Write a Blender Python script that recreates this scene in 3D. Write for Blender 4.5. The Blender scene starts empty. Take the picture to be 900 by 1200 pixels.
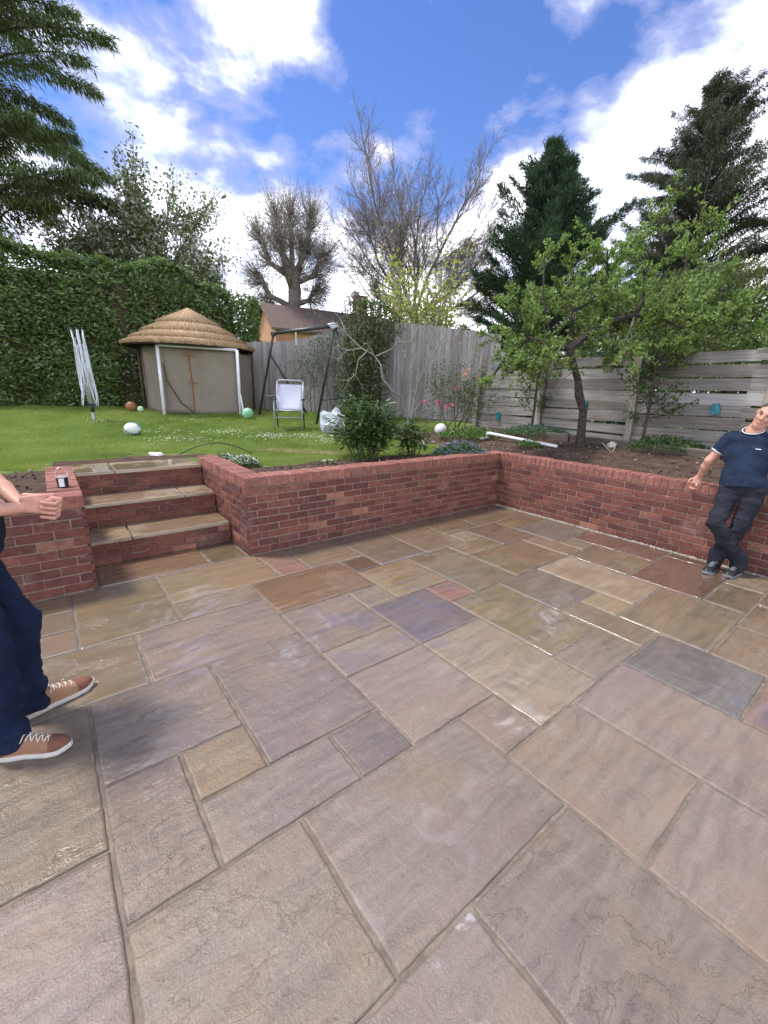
import bpy, bmesh, math, random
import numpy as np
from mathutils import Vector, Matrix
R = math.radians
rng = np.random.default_rng(7)
random.seed(7)
scene = bpy.context.scene
COL = scene.collection

# ------------------------------------------------------------------ camera, sky, sun, exposure
cam_d = bpy.data.cameras.new('camera')
cam = bpy.data.objects.new('camera', cam_d); COL.objects.link(cam)
cam_d.sensor_fit = 'VERTICAL'; cam_d.sensor_height = 24.0; cam_d.sensor_width = 18.0
cam_d.lens = 24.0 * 497.06 / 1200.0
cam_d.clip_start = 0.05; cam_d.clip_end = 2000
cam.matrix_world = (Matrix.Translation((0, 0, 1.6148)) @ Matrix.Rotation(math.pi/2 - 0.27764, 4, 'X')
                    @ Matrix.Rotation(0.031932, 4, 'Z'))
scene.camera = cam

SUN_DIR = Vector((-0.60, 0.10, 1.25)).normalized()      # towards the sun
SUN_EL = math.asin(SUN_DIR.z)
SUN_AZ = math.atan2(SUN_DIR.x, SUN_DIR.y)               # clockwise from +Y
world = bpy.data.worlds.new('World'); scene.world = world; world.use_nodes = True

class NT:
    """small node-tree writer"""
    def __init__(s, tree): s.t = tree; s.n = tree.nodes; s.l = tree.links
    def add(s, kind, **kw):
        n = s.n.new(kind)
        for k, v in kw.items():
            if k == 'inp':
                for a, b in v.items():
                    sock = n.inputs[a]
                    if isinstance(b, bpy.types.NodeSocket): s.l.new(b, sock)
                    else: sock.default_value = b
            else: setattr(n, k, v)
        return n
    def math(s, op, a, b=None, clamp=False):
        n = s.n.new('ShaderNodeMath'); n.operation = op; n.use_clamp = clamp
        for i, v in enumerate((a, b)):
            if v is None: continue
            if isinstance(v, bpy.types.NodeSocket): s.l.new(v, n.inputs[i])
            else: n.inputs[i].default_value = v
        return n.outputs[0]
    def mix(s, fac, a, b, blend='MIX'):
        n = s.n.new('ShaderNodeMix'); n.data_type = 'RGBA'; n.blend_type = blend; n.clamp_factor = True
        for sock, v in ((n.inputs['Factor'], fac), (n.inputs[6], a), (n.inputs[7], b)):
            if isinstance(v, bpy.types.NodeSocket): s.l.new(v, sock)
            else:
                sock.default_value = (*v, 1) if isinstance(v, (tuple, list)) and len(v) == 3 else v
        return n.outputs[2]
    def noise(s, vec, scale, detail=4, rough=.55, dist=0., out='Fac'):
        n = s.add('ShaderNodeTexNoise', inp={'Scale': scale, 'Detail': detail, 'Roughness': rough, 'Distortion': dist})
        if vec is not None: s.l.new(vec, n.inputs['Vector'])
        return n.outputs[out]
    def ramp(s, fac, stops, interp='LINEAR'):
        n = s.n.new('ShaderNodeValToRGB'); cr = n.color_ramp; cr.interpolation = interp
        while len(cr.elements) < len(stops): cr.elements.new(.5)
        for e, (p, c) in zip(cr.elements, stops):
            e.position = p; e.color = (c, c, c, 1) if not isinstance(c, (tuple, list)) else (*c, 1)
        s.l.new(fac, n.inputs[0]); return n.outputs[0]
    def map(s, vec, scale=(1, 1, 1), loc=(0, 0, 0), rot=(0, 0, 0)):
        n = s.add('ShaderNodeMapping', inp={'Scale': scale, 'Rotation': rot})
        if isinstance(loc, bpy.types.NodeSocket): s.l.new(loc, n.inputs['Location'])
        else: n.inputs['Location'].default_value = loc
        s.l.new(vec, n.inputs['Vector']); return n.outputs[0]

def build_sky():
    t = NT(world.node_tree); t.n.clear()
    out = t.add('ShaderNodeOutputWorld')
    sky = t.add('ShaderNodeTexSky', sky_type='NISHITA', sun_disc=False, sun_elevation=SUN_EL, sun_rotation=SUN_AZ,
                altitude=200, air_density=1.0, dust_density=0.0, ozone_density=4.0)
    hs = t.add('ShaderNodeHueSaturation', inp={'Hue': .515, 'Saturation': 1.15, 'Value': 1.0, 'Color': sky.outputs[0]})
    bg_sky = t.add('ShaderNodeBackground', inp={'Color': hs.outputs[0], 'Strength': 0.10})
    tc = t.add('ShaderNodeTexCoord')
    sep = t.add('ShaderNodeSeparateXYZ', inp={'Vector': tc.outputs['Generated']})
    z = t.math('MAXIMUM', sep.outputs[2], 0.0)
    P1 = t.map(tc.outputs['Generated'], scale=(1, 1, 1.7), loc=SKY_OFF)
    big = t.noise(P1, 2.3, 3, .5, .1)
    fine = t.noise(P1, 6.5, 9, .60, .15)
    d = t.math('ADD', big, t.math('MULTIPLY', t.math('SUBTRACT', fine, .5), .48))
    low = t.ramp(z, [(0.0, .25), (.28, .22), (.42, .14), (.53, .04), (.75, .03), (1, .03)])   # more cloud towards the horizon
    d = t.math('ADD', d, low)
    cover = t.ramp(d, [(.50, 0), (.555, .55), (.64, 1)])
    dense = t.ramp(d, [(.56, 0), (.74, 1)])
    thick = t.noise(t.map(P1, loc=(.10, .16, 3.0)), 2.0, 5, .55, .2)
    shade = t.mix(dense, (.17, .185, .29), t.ramp(thick, [(.40, (1.0, 1.0, 1.0)), (.52, (.70, .74, .86)), (.66, (.34, .37, .48))]))
    bg_cl = t.add('ShaderNodeBackground', inp={'Color': shade, 'Strength': CLOUD})
    mix = t.add('ShaderNodeMixShader', inp={0: cover, 1: bg_sky.outputs[0], 2: bg_cl.outputs[0]})
    t.l.new(mix.outputs[0], out.inputs[0])
SKY_OFF = (2.6, 9.7, 0.0)
CLOUD = 1.7
build_sky()

sun_d = bpy.data.lights.new('sun', 'SUN'); sun_d.energy = 2.3; sun_d.angle = R(10); sun_d.color = (1, .95, .88)
sun = bpy.data.objects.new('sun', sun_d); COL.objects.link(sun)
sun.rotation_euler = SUN_DIR.to_track_quat('Z', 'Y').to_euler()
vs = scene.view_settings
vs.view_transform = 'Standard'; vs.look = 'None'; vs.gamma = 1.0; vs.exposure = 1.08; vs.use_curve_mapping = False
scene.cycles.max_bounces = 6; scene.cycles.transparent_max_bounces = 8

# ------------------------------------------------------------------ helpers
def lin(r, g, b, k=1.0):
    f = lambda c: ((c/255)/12.92 if c/255 <= .04045 else ((c/255+.055)/1.055)**2.4) * k
    return (f(r), f(g), f(b))

def tag(o, label=None, cat=None, group=None, kind=None):
    if label: o['label'] = label
    if cat: o['category'] = cat
    if group: o['group'] = group
    if kind: o['kind'] = kind
    return o

def link(o, parent=None):
    COL.objects.link(o)
    if parent is not None: o.parent = parent
    return o

def empty(name, loc=(0, 0, 0), rz=0.0, label=None, cat=None, group=None):
    o = bpy.data.objects.new(name, None); o.empty_display_size = .1
    o.location = loc; o.rotation_euler = (0, 0, rz); link(o)
    return tag(o, label, cat, group)

class MB:
    """collects vertices and faces for ONE mesh object"""
    def __init__(s): s.v = []; s.f = []; s.n = 0
    def add(s, v, f):
        v = np.asarray(v, float).reshape(-1, 3); s.v.append(v)
        n = s.n
        s.f.extend([tuple(int(i) + n for i in q) for q in f]); s.n += len(v); return s
    def box(s, c, size, rz=0.0, M=None):
        x, y, z = np.array(size)/2
        v = np.array([(-x,-y,-z),(x,-y,-z),(x,y,-z),(-x,y,-z),(-x,-y,z),(x,-y,z),(x,y,z),(-x,y,z)])
        if M is not None: v = v @ np.array(M).T
        if rz:
            a, b = math.cos(rz), math.sin(rz); v = v @ np.array([[a, b, 0], [-b, a, 0], [0, 0, 1]])
        return s.add(v + np.array(c), [(0,3,2,1),(4,5,6,7),(0,1,5,4),(1,2,6,5),(2,3,7,6),(3,0,4,7)])
    def tube(s, pts, rad, n=6, cap=True):
        pts = np.asarray(pts, float); k = len(pts)
        rad = np.full(k, rad) if np.isscalar(rad) else np.asarray(rad, float)
        tan = np.gradient(pts, axis=0); tan /= np.linalg.norm(tan, axis=1)[:, None] + 1e-9
        ref = np.array([0, 0, 1.]) if abs(tan[0][2]) < .9 else np.array([1., 0, 0])
        u = np.cross(tan[0], ref); u /= np.linalg.norm(u)
        ang = np.arange(n) * 2*np.pi/n; ca, sa = np.cos(ang), np.sin(ang)
        V = np.empty((k, n, 3))
        for i in range(k):
            u = u - tan[i]*np.dot(u, tan[i]); u /= np.linalg.norm(u) + 1e-9
            w = np.cross(tan[i], u)
            V[i] = pts[i] + rad[i]*(ca[:, None]*u + sa[:, None]*w)
        F = []
        for i in range(k-1):
            a = i*n; b = a+n
            F += [(a+j, a+(j+1) % n, b+(j+1) % n, b+j) for j in range(n)]
        if cap: F += [tuple(range(n-1, -1, -1)), tuple((k-1)*n + j for j in range(n))]
        return s.add(V.reshape(-1, 3), F)
    def lathe(s, prof, n=16, c=(0, 0, 0)):
        ang = np.arange(n)*2*np.pi/n; V = []; F = []
        for r, z in prof: V += [(c[0]+r*math.cos(a), c[1]+r*math.sin(a), c[2]+z) for a in ang]
        for i in range(len(prof)-1):
            a = i*n; b = a+n
            F += [(a+j, a+(j+1) % n, b+(j+1) % n, b+j) for j in range(n)]
        F += [tuple(range(n-1, -1, -1)), tuple((len(prof)-1)*n+j for j in range(n))]
        return s.add(V, F)
    def build(s, name, mat, parent=None, smooth=False, bevel=0.0, loc=None):
        V = np.concatenate(s.v) if s.v else np.zeros((0, 3))
        me = bpy.data.meshes.new(name); me.from_pydata(V.tolist(), [], s.f)
        if bevel:
            bm = bmesh.new(); bm.from_mesh(me)
            bmesh.ops.bevel(bm, geom=bm.edges[:], offset=bevel, segments=1, affect='EDGES', clamp_overlap=True)
            bm.to_mesh(me); bm.free()
        me.materials.append(mat)
        if smooth: me.shade_smooth()
        o = bpy.data.objects.new(name, me); link(o, parent)
        if loc is not None: o.location = loc
        return o

def raw_mesh(name, V, F, mat, parent=None, smooth=False, attrs=None):
    """V (n,3) and F (m,k) arrays: fast path for large meshes"""
    V = np.ascontiguousarray(V, np.float32); F = np.ascontiguousarray(F, np.int32)
    me = bpy.data.meshes.new(name)
    m, k = F.shape
    me.vertices.add(len(V)); me.vertices.foreach_set('co', V.ravel())
    me.loops.add(m*k); me.loops.foreach_set('vertex_index', F.ravel())
    me.polygons.add(m); me.polygons.foreach_set('loop_start', np.arange(0, m*k, k, dtype=np.int32))
    if attrs:
        for an, (dom, arr) in attrs.items():
            a = me.attributes.new(an, 'FLOAT', dom); a.data.foreach_set('value', np.ascontiguousarray(arr, np.float32))
    me.update(calc_edges=True); me.validate()
    me.materials.append(mat)
    if smooth: me.shade_smooth()
    o = bpy.data.objects.new(name, me); return link(o, parent)

def unit(v): return v / (np.linalg.norm(v, axis=-1, keepdims=True) + 1e-9)

def leaves(name, P, D, N, L, W, mat, parent=None, kind='leaf', fold=.25, rnd=None):
    """P base points, D leaf directions, N approximate normals, L lengths, W widths -> one leaf-mass mesh"""
    n = len(P); D = unit(D); S = unit(np.cross(D, N)); N = np.cross(S, D)
    L = np.broadcast_to(L, (n,))[:, None]; W = np.broadcast_to(W, (n,))[:, None]
    if kind == 'leaf':          # folded lens shape: base, left, tip, right, mid rib point
        mid = P + D*L*.45 - N*W*fold
        v = np.stack([P, mid + S*W*.5 + N*W*fold, P + D*L, mid - S*W*.5 + N*W*fold, mid], 1)
        f = np.array([(0, 4, 1), (1, 4, 2), (2, 4, 3), (3, 4, 0)])
    elif kind == 'quad':
        v = np.stack([P, P + D*L*.4 + S*W*.5, P + D*L, P + D*L*.4 - S*W*.5], 1)
        f = np.array([(0, 1, 2), (0, 2, 3)])
    else:                       # blade: thin triangle
        v = np.stack([P - S*W*.5, P + S*W*.5, P + D*L], 1); f = np.array([(0, 1, 2)])
    k = v.shape[1]
    F = (f[None] + (np.arange(n)*k)[:, None, None]).reshape(-1, 3)
    r = np.repeat(rng.random(n) if rnd is None else rnd, len(f))
    return raw_mesh(name, v.reshape(-1, 3), F, mat, parent, attrs={'rnd': ('FACE', r)})

def vnoise(x, y, seed=0):
    xi = np.floor(x).astype(np.int64); yi = np.floor(y).astype(np.int64)
    fx = x - xi; fy = y - yi; fx = fx*fx*(3-2*fx); fy = fy*fy*(3-2*fy)
    def h(a, b):
        q = (a*374761393 + b*668265263 + seed*1274126177) & 0x7fffffff
        q = ((q ^ (q >> 13))*1274126177) & 0x7fffffff
        return ((q ^ (q >> 16)) & 0xffff)/65535.0
    return (h(xi, yi)*(1-fx)+h(xi+1, yi)*fx)*(1-fy) + (h(xi, yi+1)*(1-fx)+h(xi+1, yi+1)*fx)*fy
def fbm(x, y, o=4, seed=0):
    s = 0; a = .5; t = 0
    for i in range(o):
        s = s + a*vnoise(x*2**i, y*2**i, seed+i*17); t += a; a *= .5
    return s/t

# ------------------------------------------------------------------ materials
MATS = {}
def new_mat(name):
    m = bpy.data.materials.new(name); m.use_nodes = True
    t = NT(m.node_tree); b = t.n['Principled BSDF']; MATS[name] = m
    return m, t, b

def mat_plain(name, col, rough=.6, var=.15, scale=8, bump=0., bscale=60, metal=0., spec=.5, coords='Object'):
    m, t, b = new_mat(name)
    tc = t.add('ShaderNodeTexCoord').outputs[coords]
    n = t.noise(tc, scale, 5, .6)
    lo = tuple(c*(1-var) for c in col); hi = tuple(min(1, c*(1+var)) for c in col)
    t.l.new(t.ramp(n, [(.3, lo), (.7, hi)]), b.inputs['Base Color'])
    b.inputs['Roughness'].default_value = rough; b.inputs['Metallic'].default_value = metal
    b.inputs['Specular IOR Level'].default_value = spec
    if bump:
        n2 = t.noise(tc, bscale, 4, .6)
        bp = t.add('ShaderNodeBump', inp={'Strength': bump, 'Distance': .01, 'Height': n2}); t.l.new(bp.outputs[0], b.inputs['Normal'])
    return m

def mat_leaf(name, stops, rough=.45, trans=.3, spec=.4):
    """stops: list of linear colours picked at random for each leaf"""
    m, t, b = new_mat(name)
    a = t.add('ShaderNodeAttribute', attribute_name='rnd', attribute_type='GEOMETRY').outputs['Fac']
    c = t.ramp(a, [(i/max(1, len(stops)-1), s) for i, s in enumerate(stops)])
    t.l.new(c, b.inputs['Base Color']); b.inputs['Roughness'].default_value = rough
    b.inputs['Specular IOR Level'].default_value = spec
    if trans:
        tr = t.add('ShaderNodeBsdfTranslucent', inp={'Color': t.mix(.5, c, t.mix(1., c, (1.6, 1.7, .7), 'MULTIPLY'))})
        mx = t.add('ShaderNodeMixShader', inp={0: trans, 1: b.outputs[0], 2: tr.outputs[0]})
        t.l.new(mx.outputs[0], t.n['Material Output'].inputs[0])
    return m

def mat_slab():
    m, t, b = new_mat('riven_sandstone')
    tc = t.add('ShaderNodeTexCoord'); oi = t.add('ShaderNodeObjectInfo')
    geo = t.add('ShaderNodeNewGeometry')
    A = lambda n: t.add('ShaderNodeAttribute', attribute_name=n, attribute_type='OBJECT').outputs['Fac']
    off = t.add('ShaderNodeVectorMath', operation='SCALE', inp={0: (37., 91., 13.), 'Scale': oi.outputs['Random']}).outputs[0]
    ob = t.add('ShaderNodeVectorMath', operation='ADD', inp={0: tc.outputs['Object'], 1: off}).outputs[0]
    warp = t.noise(ob, 3.0, 3, .5, out='Color')
    obw = t.add('ShaderNodeVectorMath', operation='MULTIPLY_ADD', inp={0: warp, 1: (.12, .12, 0.), 2: ob}).outputs[0]
    streak = t.noise(t.map(obw, scale=(3.0, 22., 1.)), 1.0, 5, .62)
    cloud = t.noise(obw, 4.2, 5, .6)
    speck = t.noise(ob, 160, 3, .7)
    base = oi.outputs['Color']
    c1 = t.mix(t.ramp(streak, [(.34, 0), (.66, 1)]), t.mix(1., base, (.76, .75, .76), 'MULTIPLY'), t.mix(1., base, (1.18, 1.15, 1.10), 'MULTIPLY'))
    warm = t.mix(1., base, (1.12, .98, .78), 'MULTIPLY')
    c2 = t.mix(t.math('MULTIPLY', t.ramp(cloud, [(.45, 0), (.68, 1)]), .75), c1, warm)
    c2b = t.mix(t.math('MULTIPLY', t.ramp(t.noise(obw, 2.1, 4, .6), [(.5, 0), (.7, 1)]), .55), c2, t.mix(1., base, (.86, .86, .98), 'MULTIPLY'))
    c3 = t.mix(t.math('MULTIPLY', t.ramp(speck, [(.35, 1), (.55, 0)]), .28), c2b, t.mix(1., base, (.55, .52, .5), 'MULTIPLY'))
    # pale mortar haze and scuffs on a few slabs
    scuff = t.math('MULTIPLY', t.ramp(t.noise(obw, 5.5, 5, .65, .6), [(.55, 0), (.64, 1)]), A('haze'))
    c4 = t.mix(t.math('MULTIPLY', scuff, .7), c3, (.62, .60, .60))
    # standing film of rain: darkens and sharpens the reflection in patches
    pool = t.noise(t.add('ShaderNodeVectorMath', operation='MULTIPLY_ADD', inp={0: warp, 1: (.3, .3, 0.), 2: geo.outputs['Position']}).outputs[0], 1.6, 5, .62)
    film = t.ramp(t.math('ADD', pool, t.math('MULTIPLY', t.math('SUBTRACT', A('wet'), .5), .42)), [(.475, 0), (.555, 1)])
    damp = t.ramp(t.math('ADD', pool, t.math('MULTIPLY', t.math('SUBTRACT', A('wet'), .5), .5)), [(.30, 0), (.6, 1)])
    c5 = t.mix(damp, c4, t.mix(1., c4, (.90, .87, .82), 'MULTIPLY'))
    t.l.new(c5, b.inputs['Base Color'])
    rough = t.math('ADD', t.ramp(film, [(0, .36), (.5, .17), (1, .04)]), t.math('MULTIPLY', t.math('SUBTRACT', cloud, .5), .12), clamp=True)
    nz = t.add('ShaderNodeSeparateXYZ', inp={'Vector': geo.outputs['Normal']}).outputs[2]
    rough = t.math('MAXIMUM', rough, t.ramp(nz, [(.90, .65), (.985, 0)]))   # water drains off the arrises
    t.l.new(rough, b.inputs['Roughness'])
    t.l.new(t.ramp(film, [(0, .55), (1, .75)]), b.inputs['Specular IOR Level'])
    t.l.new(film, b.inputs['Coat Weight']); b.inputs['Coat IOR'].default_value = 1.38; b.inputs['Coat Roughness'].default_value = .03
    lvl = t.add('ShaderNodeBump', inp={'Strength': .12, 'Distance': .004, 'Height': t.noise(ob, 14, 3, .5)}); t.l.new(lvl.outputs[0], b.inputs['Coat Normal'])
    # cleft layers: sharp little ledges where the stone split
    lay = t.math('MULTIPLY', t.noise(t.map(obw, scale=(2.2, 4.6, 1.)), 1.0, 7, .62), 7.0)
    frc = t.math('FRACT', lay); ledge = t.math('ADD', t.math('FLOOR', lay), t.ramp(frc, [(.93, 0), (1.0, 1)]))
    crk = t.math('MULTIPLY', t.ramp(frc, [(.90, 0), (.955, 1), (.99, 1), (1.0, 0)]), t.ramp(t.noise(ob, 3.4, 3, .5), [(.50, 0), (.62, 1)]))
    c6 = t.mix(t.math('MULTIPLY', crk, t.ramp(oi.outputs['Random'], [(.5, 0), (1, .12)])), c5, t.mix(1., c5, (.45, .42, .40), 'MULTIPLY'))
    grit = t.ramp(t.noise(ob, 420, 2, .6), [(.38, .89), (.5, 1.0), (.66, 1.09)])
    t.l.new(t.mix(1., c6, grit, 'MULTIPLY'), b.inputs['Base Color'])
    h = t.math('ADD', t.math('MULTIPLY', ledge, t.ramp(oi.outputs['Random'], [(0, .10), (.6, .22), (1, .42)])), t.math('MULTIPLY', streak, .8)); h = t.math('ADD', h, t.math('MULTIPLY', t.noise(ob, 120, 4, .7), .22))
    h = t.math('ADD', h, t.math('ADD', t.math('MULTIPLY', t.noise(obw, 28, 6, .65), .7), t.math('MULTIPLY', speck, .25)))
    bp = t.add('ShaderNodeBump', inp={'Strength': t.ramp(film, [(0, .9), (1, .10)]), 'Distance': .008, 'Height': h})
    t.l.new(bp.outputs[0], b.inputs['Normal'])
    return m

def mat_brick():
    m, t, b = new_mat('red_brick')
    tc = t.add('ShaderNodeTexCoord'); oi = t.add('ShaderNodeObjectInfo')
    off = t.add('ShaderNodeVectorMath', operation='SCALE', inp={0: (17., 51., 33.), 'Scale': oi.outputs['Random']}).outputs[0]
    ob = t.add('ShaderNodeVectorMath', operation='ADD', inp={0: tc.outputs['Object'], 1: off}).outputs[0]
    n = t.noise(ob, 26, 5, .62); n2 = t.noise(ob, 9, 4, .6)
    c = t.mix(t.ramp(n, [(.35, 0), (.7, 1)]), t.mix(1., oi.outputs['Color'], (.68, .66, .68), 'MULTIPLY'), t.mix(1., oi.outputs['Color'], (1.22, 1.16, 1.1), 'MULTIPLY'))
    smear = t.ramp(t.noise(ob, 14, 6, .7, .4), [(.60, 0), (.72, 1)])
    c = t.mix(t.math('MULTIPLY', smear, .5), c, (.40, .34, .31))
    c = t.mix(t.math('MULTIPLY', t.ramp(n2, [(.5, 0), (.75, 1)]), .4), c, (.13, .045, .04))
    gp = t.add('ShaderNodeNewGeometry').outputs['Position']
    salt = t.ramp(t.noise(gp, 3.1, 6, .68, .5), [(.58, 0), (.72, 1)])
    c = t.mix(t.math('MULTIPLY', salt, .16), c, (.50, .44, .42))
    soot = t.ramp(t.noise(t.map(gp, loc=(7, 3, 1)), 2.2, 6, .66, .4), [(.55, 0), (.70, 1)])
    c = t.mix(t.math('MULTIPLY', soot, .35), c, (.09, .055, .045))
    t.l.new(c, b.inputs['Base Color']); b.inputs['Roughness'].default_value = .72
    b.inputs['Specular IOR Level'].default_value = .35
    bp = t.add('ShaderNodeBump', inp={'Strength': .5, 'Distance': .004, 'Height': t.noise(ob, 90, 5, .7)})
    t.l.new(bp.outputs[0], b.inputs['Normal'])
    return m

def mat_wood(name, cols, along='Z', rough=.8, damp=0.):
    m, t, b = new_mat(name)
    tc = t.add('ShaderNodeTexCoord'); oi = t.add('ShaderNodeObjectInfo')
    off = t.add('ShaderNodeVectorMath', operation='SCALE', inp={0: (17., 51., 33.), 'Scale': oi.outputs['Random']}).outputs[0]
    ob = t.add('ShaderNodeVectorMath', operation='ADD', inp={0: tc.outputs['Object'], 1: off}).outputs[0]
    sc = (40, 40, 1.6) if along == 'Z' else (1.6, 40, 40)
    g = t.noise(t.map(ob, scale=sc), 1.0, 5, .6)
    big = t.noise(t.map(ob, scale=(3, 3, .7) if along == 'Z' else (.8, 3, 3)), 1., 4, .6)
    k = t.math('ADD', t.math('MULTIPLY', t.math('SUBTRACT', oi.outputs['Random'], .5), .5), big)
    c = t.ramp(k, [(.2, cols[0]), (.5, cols[1]), (.8, cols[2])])
    c = t.mix(t.ramp(g, [(.35, .75), (.6, 0)]), c, t.mix(1., c, (.5, .48, .47), 'MULTIPLY'))
    t.l.new(c, b.inputs['Base Color']); b.inputs['Roughness'].default_value = rough
    b.inputs['Specular IOR Level'].default_value = .25
    bp = t.add('ShaderNodeBump', inp={'Strength': .5, 'Distance': .004, 'Height': g}); t.l.new(bp.outputs[0], b.inputs['Normal'])
    return m

def mat_ground():
    m, t, b = new_mat('garden_earth_and_turf')
    tc = t.add('ShaderNodeTexCoord').outputs['Object']
    s = t.add('ShaderNodeAttribute', attribute_name='soil', attribute_type='GEOMETRY').outputs['Fac']
    st = t.add('ShaderNodeAttribute', attribute_name='straw', attribute_type='GEOMETRY').outputs['Fac']
    n = t.noise(tc, 9, 8, .68); f = t.noise(tc, 70, 5, .7)
    soil = t.ramp(t.math('ADD', t.math('MULTIPLY', n, .6), t.math('MULTIPLY', f, .4)), [(.32, (.035, .022, .016)), (.5, (.085, .056, .040)), (.68, (.17, .12, .085))])
    turf = t.ramp(n, [(.3, (.08, .125, .025)), (.55, (.13, .19, .04)), (.75, (.20, .21, .07))])
    turf = t.mix(st, turf, t.ramp(f, [(.3, (.16, .12, .06)), (.7, (.30, .23, .12))]))
    edge = t.ramp(t.math('ADD', s, t.math('MULTIPLY', t.math('SUBTRACT', n, .5), .8)), [(.42, 0), (.58, 1)])
    t.l.new(t.mix(edge, turf, soil), b.inputs['Base Color']); b.inputs['Roughness'].default_value = .95
    b.inputs['Specular IOR Level'].default_value = .15
    bp = t.add('ShaderNodeBump', inp={'Strength': .9, 'Distance': .03, 'Height': t.math('ADD', n, t.math('MULTIPLY', f, .5))})
    t.l.new(bp.outputs[0], b.inputs['Normal'])
    return m

def mat_objcol(name, rough=.6, var=.12, scale=20, bump=.2, bscale=150, spec=.4):
    m, t, b = new_mat(name)
    tc = t.add('ShaderNodeTexCoord').outputs['Object']; oi = t.add('ShaderNodeObjectInfo')
    n = t.noise(tc, scale, 5, .6)
    t.l.new(t.mix(1., oi.outputs['Color'], t.ramp(n, [(.3, 1-var), (.7, 1+var)]), 'MULTIPLY'), b.inputs['Base Color'])
    b.inputs['Roughness'].default_value = rough; b.inputs['Specular IOR Level'].default_value = spec
    bp = t.add('ShaderNodeBump', inp={'Strength': bump, 'Distance': .004, 'Height': t.noise(tc, bscale, 4, .6)}); t.l.new(bp.outputs[0], b.inputs['Normal'])
    return m

def mat_cloth(name, cols, weave=700, rough=.85, wear=None, scale=7):
    m, t, b = new_mat(name)
    tc = t.add('ShaderNodeTexCoord').outputs['Object']
    n = t.noise(tc, scale, 5, .6); w = t.noise(tc, weave, 2, .5)
    c = t.ramp(n, [(.3, cols[0]), (.7, cols[1])])
    if wear: c = t.mix(t.math('MULTIPLY', t.ramp(t.noise(tc, 4, 4, .6), [(.52, 0), (.72, 1)]), .6), c, wear)
    t.l.new(c, b.inputs['Base Color']); b.inputs['Roughness'].default_value = rough; b.inputs['Specular IOR Level'].default_value = .2
    h = t.math('ADD', t.math('MULTIPLY', t.noise(t.map(tc, scale=(1, 1, .55)), 22, 4, .6, .8), 1.0), t.math('MULTIPLY', w, .12))
    bp = t.add('ShaderNodeBump', inp={'Strength': .95, 'Distance': .025, 'Height': h}); t.l.new(bp.outputs[0], b.inputs['Normal'])
    return m

M_SLAB = mat_slab(); M_BRICK = mat_brick()
M_MORTAR = mat_plain('sand_mortar', (.27, .205, .155), .9, .25, 30, .6, 120, spec=.2)
M_JOINT = mat_plain('paving_joint_mortar', (.185, .15, .115), .85, .35, 14, .7, 90, spec=.25)
M_GROUND = mat_ground()
M_FEATHER = mat_wood('weathered_featheredge', [(.27, .24, .215), (.37, .34, .315), (.45, .42, .395)], 'Z')
M_SLAT = mat_wood('weathered_pallet_board', [(.22, .195, .165), (.32, .30, .27), (.43, .41, .385)], 'X')
M_POST = mat_wood('weathered_post', [(.24, .20, .155), (.32, .27, .22), (.38, .34, .29)], 'Z')
M_SLEEPER = mat_wood('dark_sleeper', [(.10, .08, .065), (.15, .125, .10), (.22, .19, .16)], 'X')
M_BARK = mat_plain('bark_brown', (.085, .065, .048), .9, .4, 14, .8, 40, spec=.15)
M_BARKG = mat_plain('bark_grey', (.20, .17, .155), .9, .35, 6, .5, 30, spec=.15)
M_BARKP = mat_plain('bark_pale', (.27, .245, .22), .85, .25, 12, .4, 60, spec=.2)
M_BARKA = mat_plain('bark_apple', (.060, .050, .042), .9, .5, 16, .9, 50, spec=.15)
L_LAUREL = mat_leaf('laurel_leaf', [(.05, .095, .022), (.085, .15, .036), (.135, .21, .058), (.24, .31, .12)], .30, .3, .6)
L_APPLE = mat_leaf('apple_leaf', [(.08, .145, .035), (.135, .22, .055), (.21, .30, .09), (.32, .40, .17)], .5, .38)
L_CEDAR = mat_leaf('cedar_needle', [(.06, .095, .040), (.09, .135, .052), (.135, .18, .062), (.19, .22, .08)], .7, .3)
L_CYPRESS = mat_leaf('cypress_spray', [(.028, .056, .032), (.042, .078, .042), (.065, .105, .052)], .7, .2)
L_SPRUCE = mat_leaf('spruce_spray', [(.040, .058, .038), (.060, .080, .046), (.10, .105, .06)], .75, .2)
L_BLOSSOM = mat_leaf('blossom_tree_leaf', [(.07, .11, .03), (.13, .17, .06), (.20, .24, .12), (.50, .50, .44), (.62, .62, .58)], .6, .35)
L_YELLOW = mat_leaf('spring_yellow_leaf', [(.24, .27, .07), (.32, .34, .10), (.40, .41, .16)], .55, .4)
L_OLIVE = mat_leaf('fine_olive_foliage', [(.045, .075, .018), (.075, .115, .03), (.11, .15, .045), (.12, .12, .06)], .65, .25)
L_SHRUB = mat_leaf('evergreen_shrub_leaf', [(.02, .042, .012), (.038, .068, .018), (.06, .095, .03), (.12, .14, .07)], .45, .2)
L_PEONY = mat_leaf('peony_leaf', [(.028, .06, .016), (.045, .09, .022), (.07, .12, .035), (.13, .18, .07)], .38, .25, .5)
L_FRESH = mat_leaf('fresh_green_leaf', [(.06, .13, .025), (.09, .18, .035), (.14, .24, .06)], .5, .35)
L_COVER = mat_leaf('ground_cover_leaf', [(.04, .09, .03), (.07, .13, .05), (.10, .17, .09)], .55, .25)
L_GRASS = mat_leaf('grass_blade', [(.125, .185, .035), (.18, .25, .05), (.25, .32, .075), (.38, .38, .15)], .55, .35)
L_TWIG = mat_leaf('bud_twig', [(.26, .24, .19), (.34, .31, .22), (.40, .37, .24)], .8, .0)
L_BLUE = mat_leaf('blue_petal', [(.16, .20, .50), (.25, .30, .62), (.35, .40, .70)], .6, .3)
L_WHITE = mat_leaf('white_petal', [(.70, .70, .66), (.82, .82, .80)], .6, .3)
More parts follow.
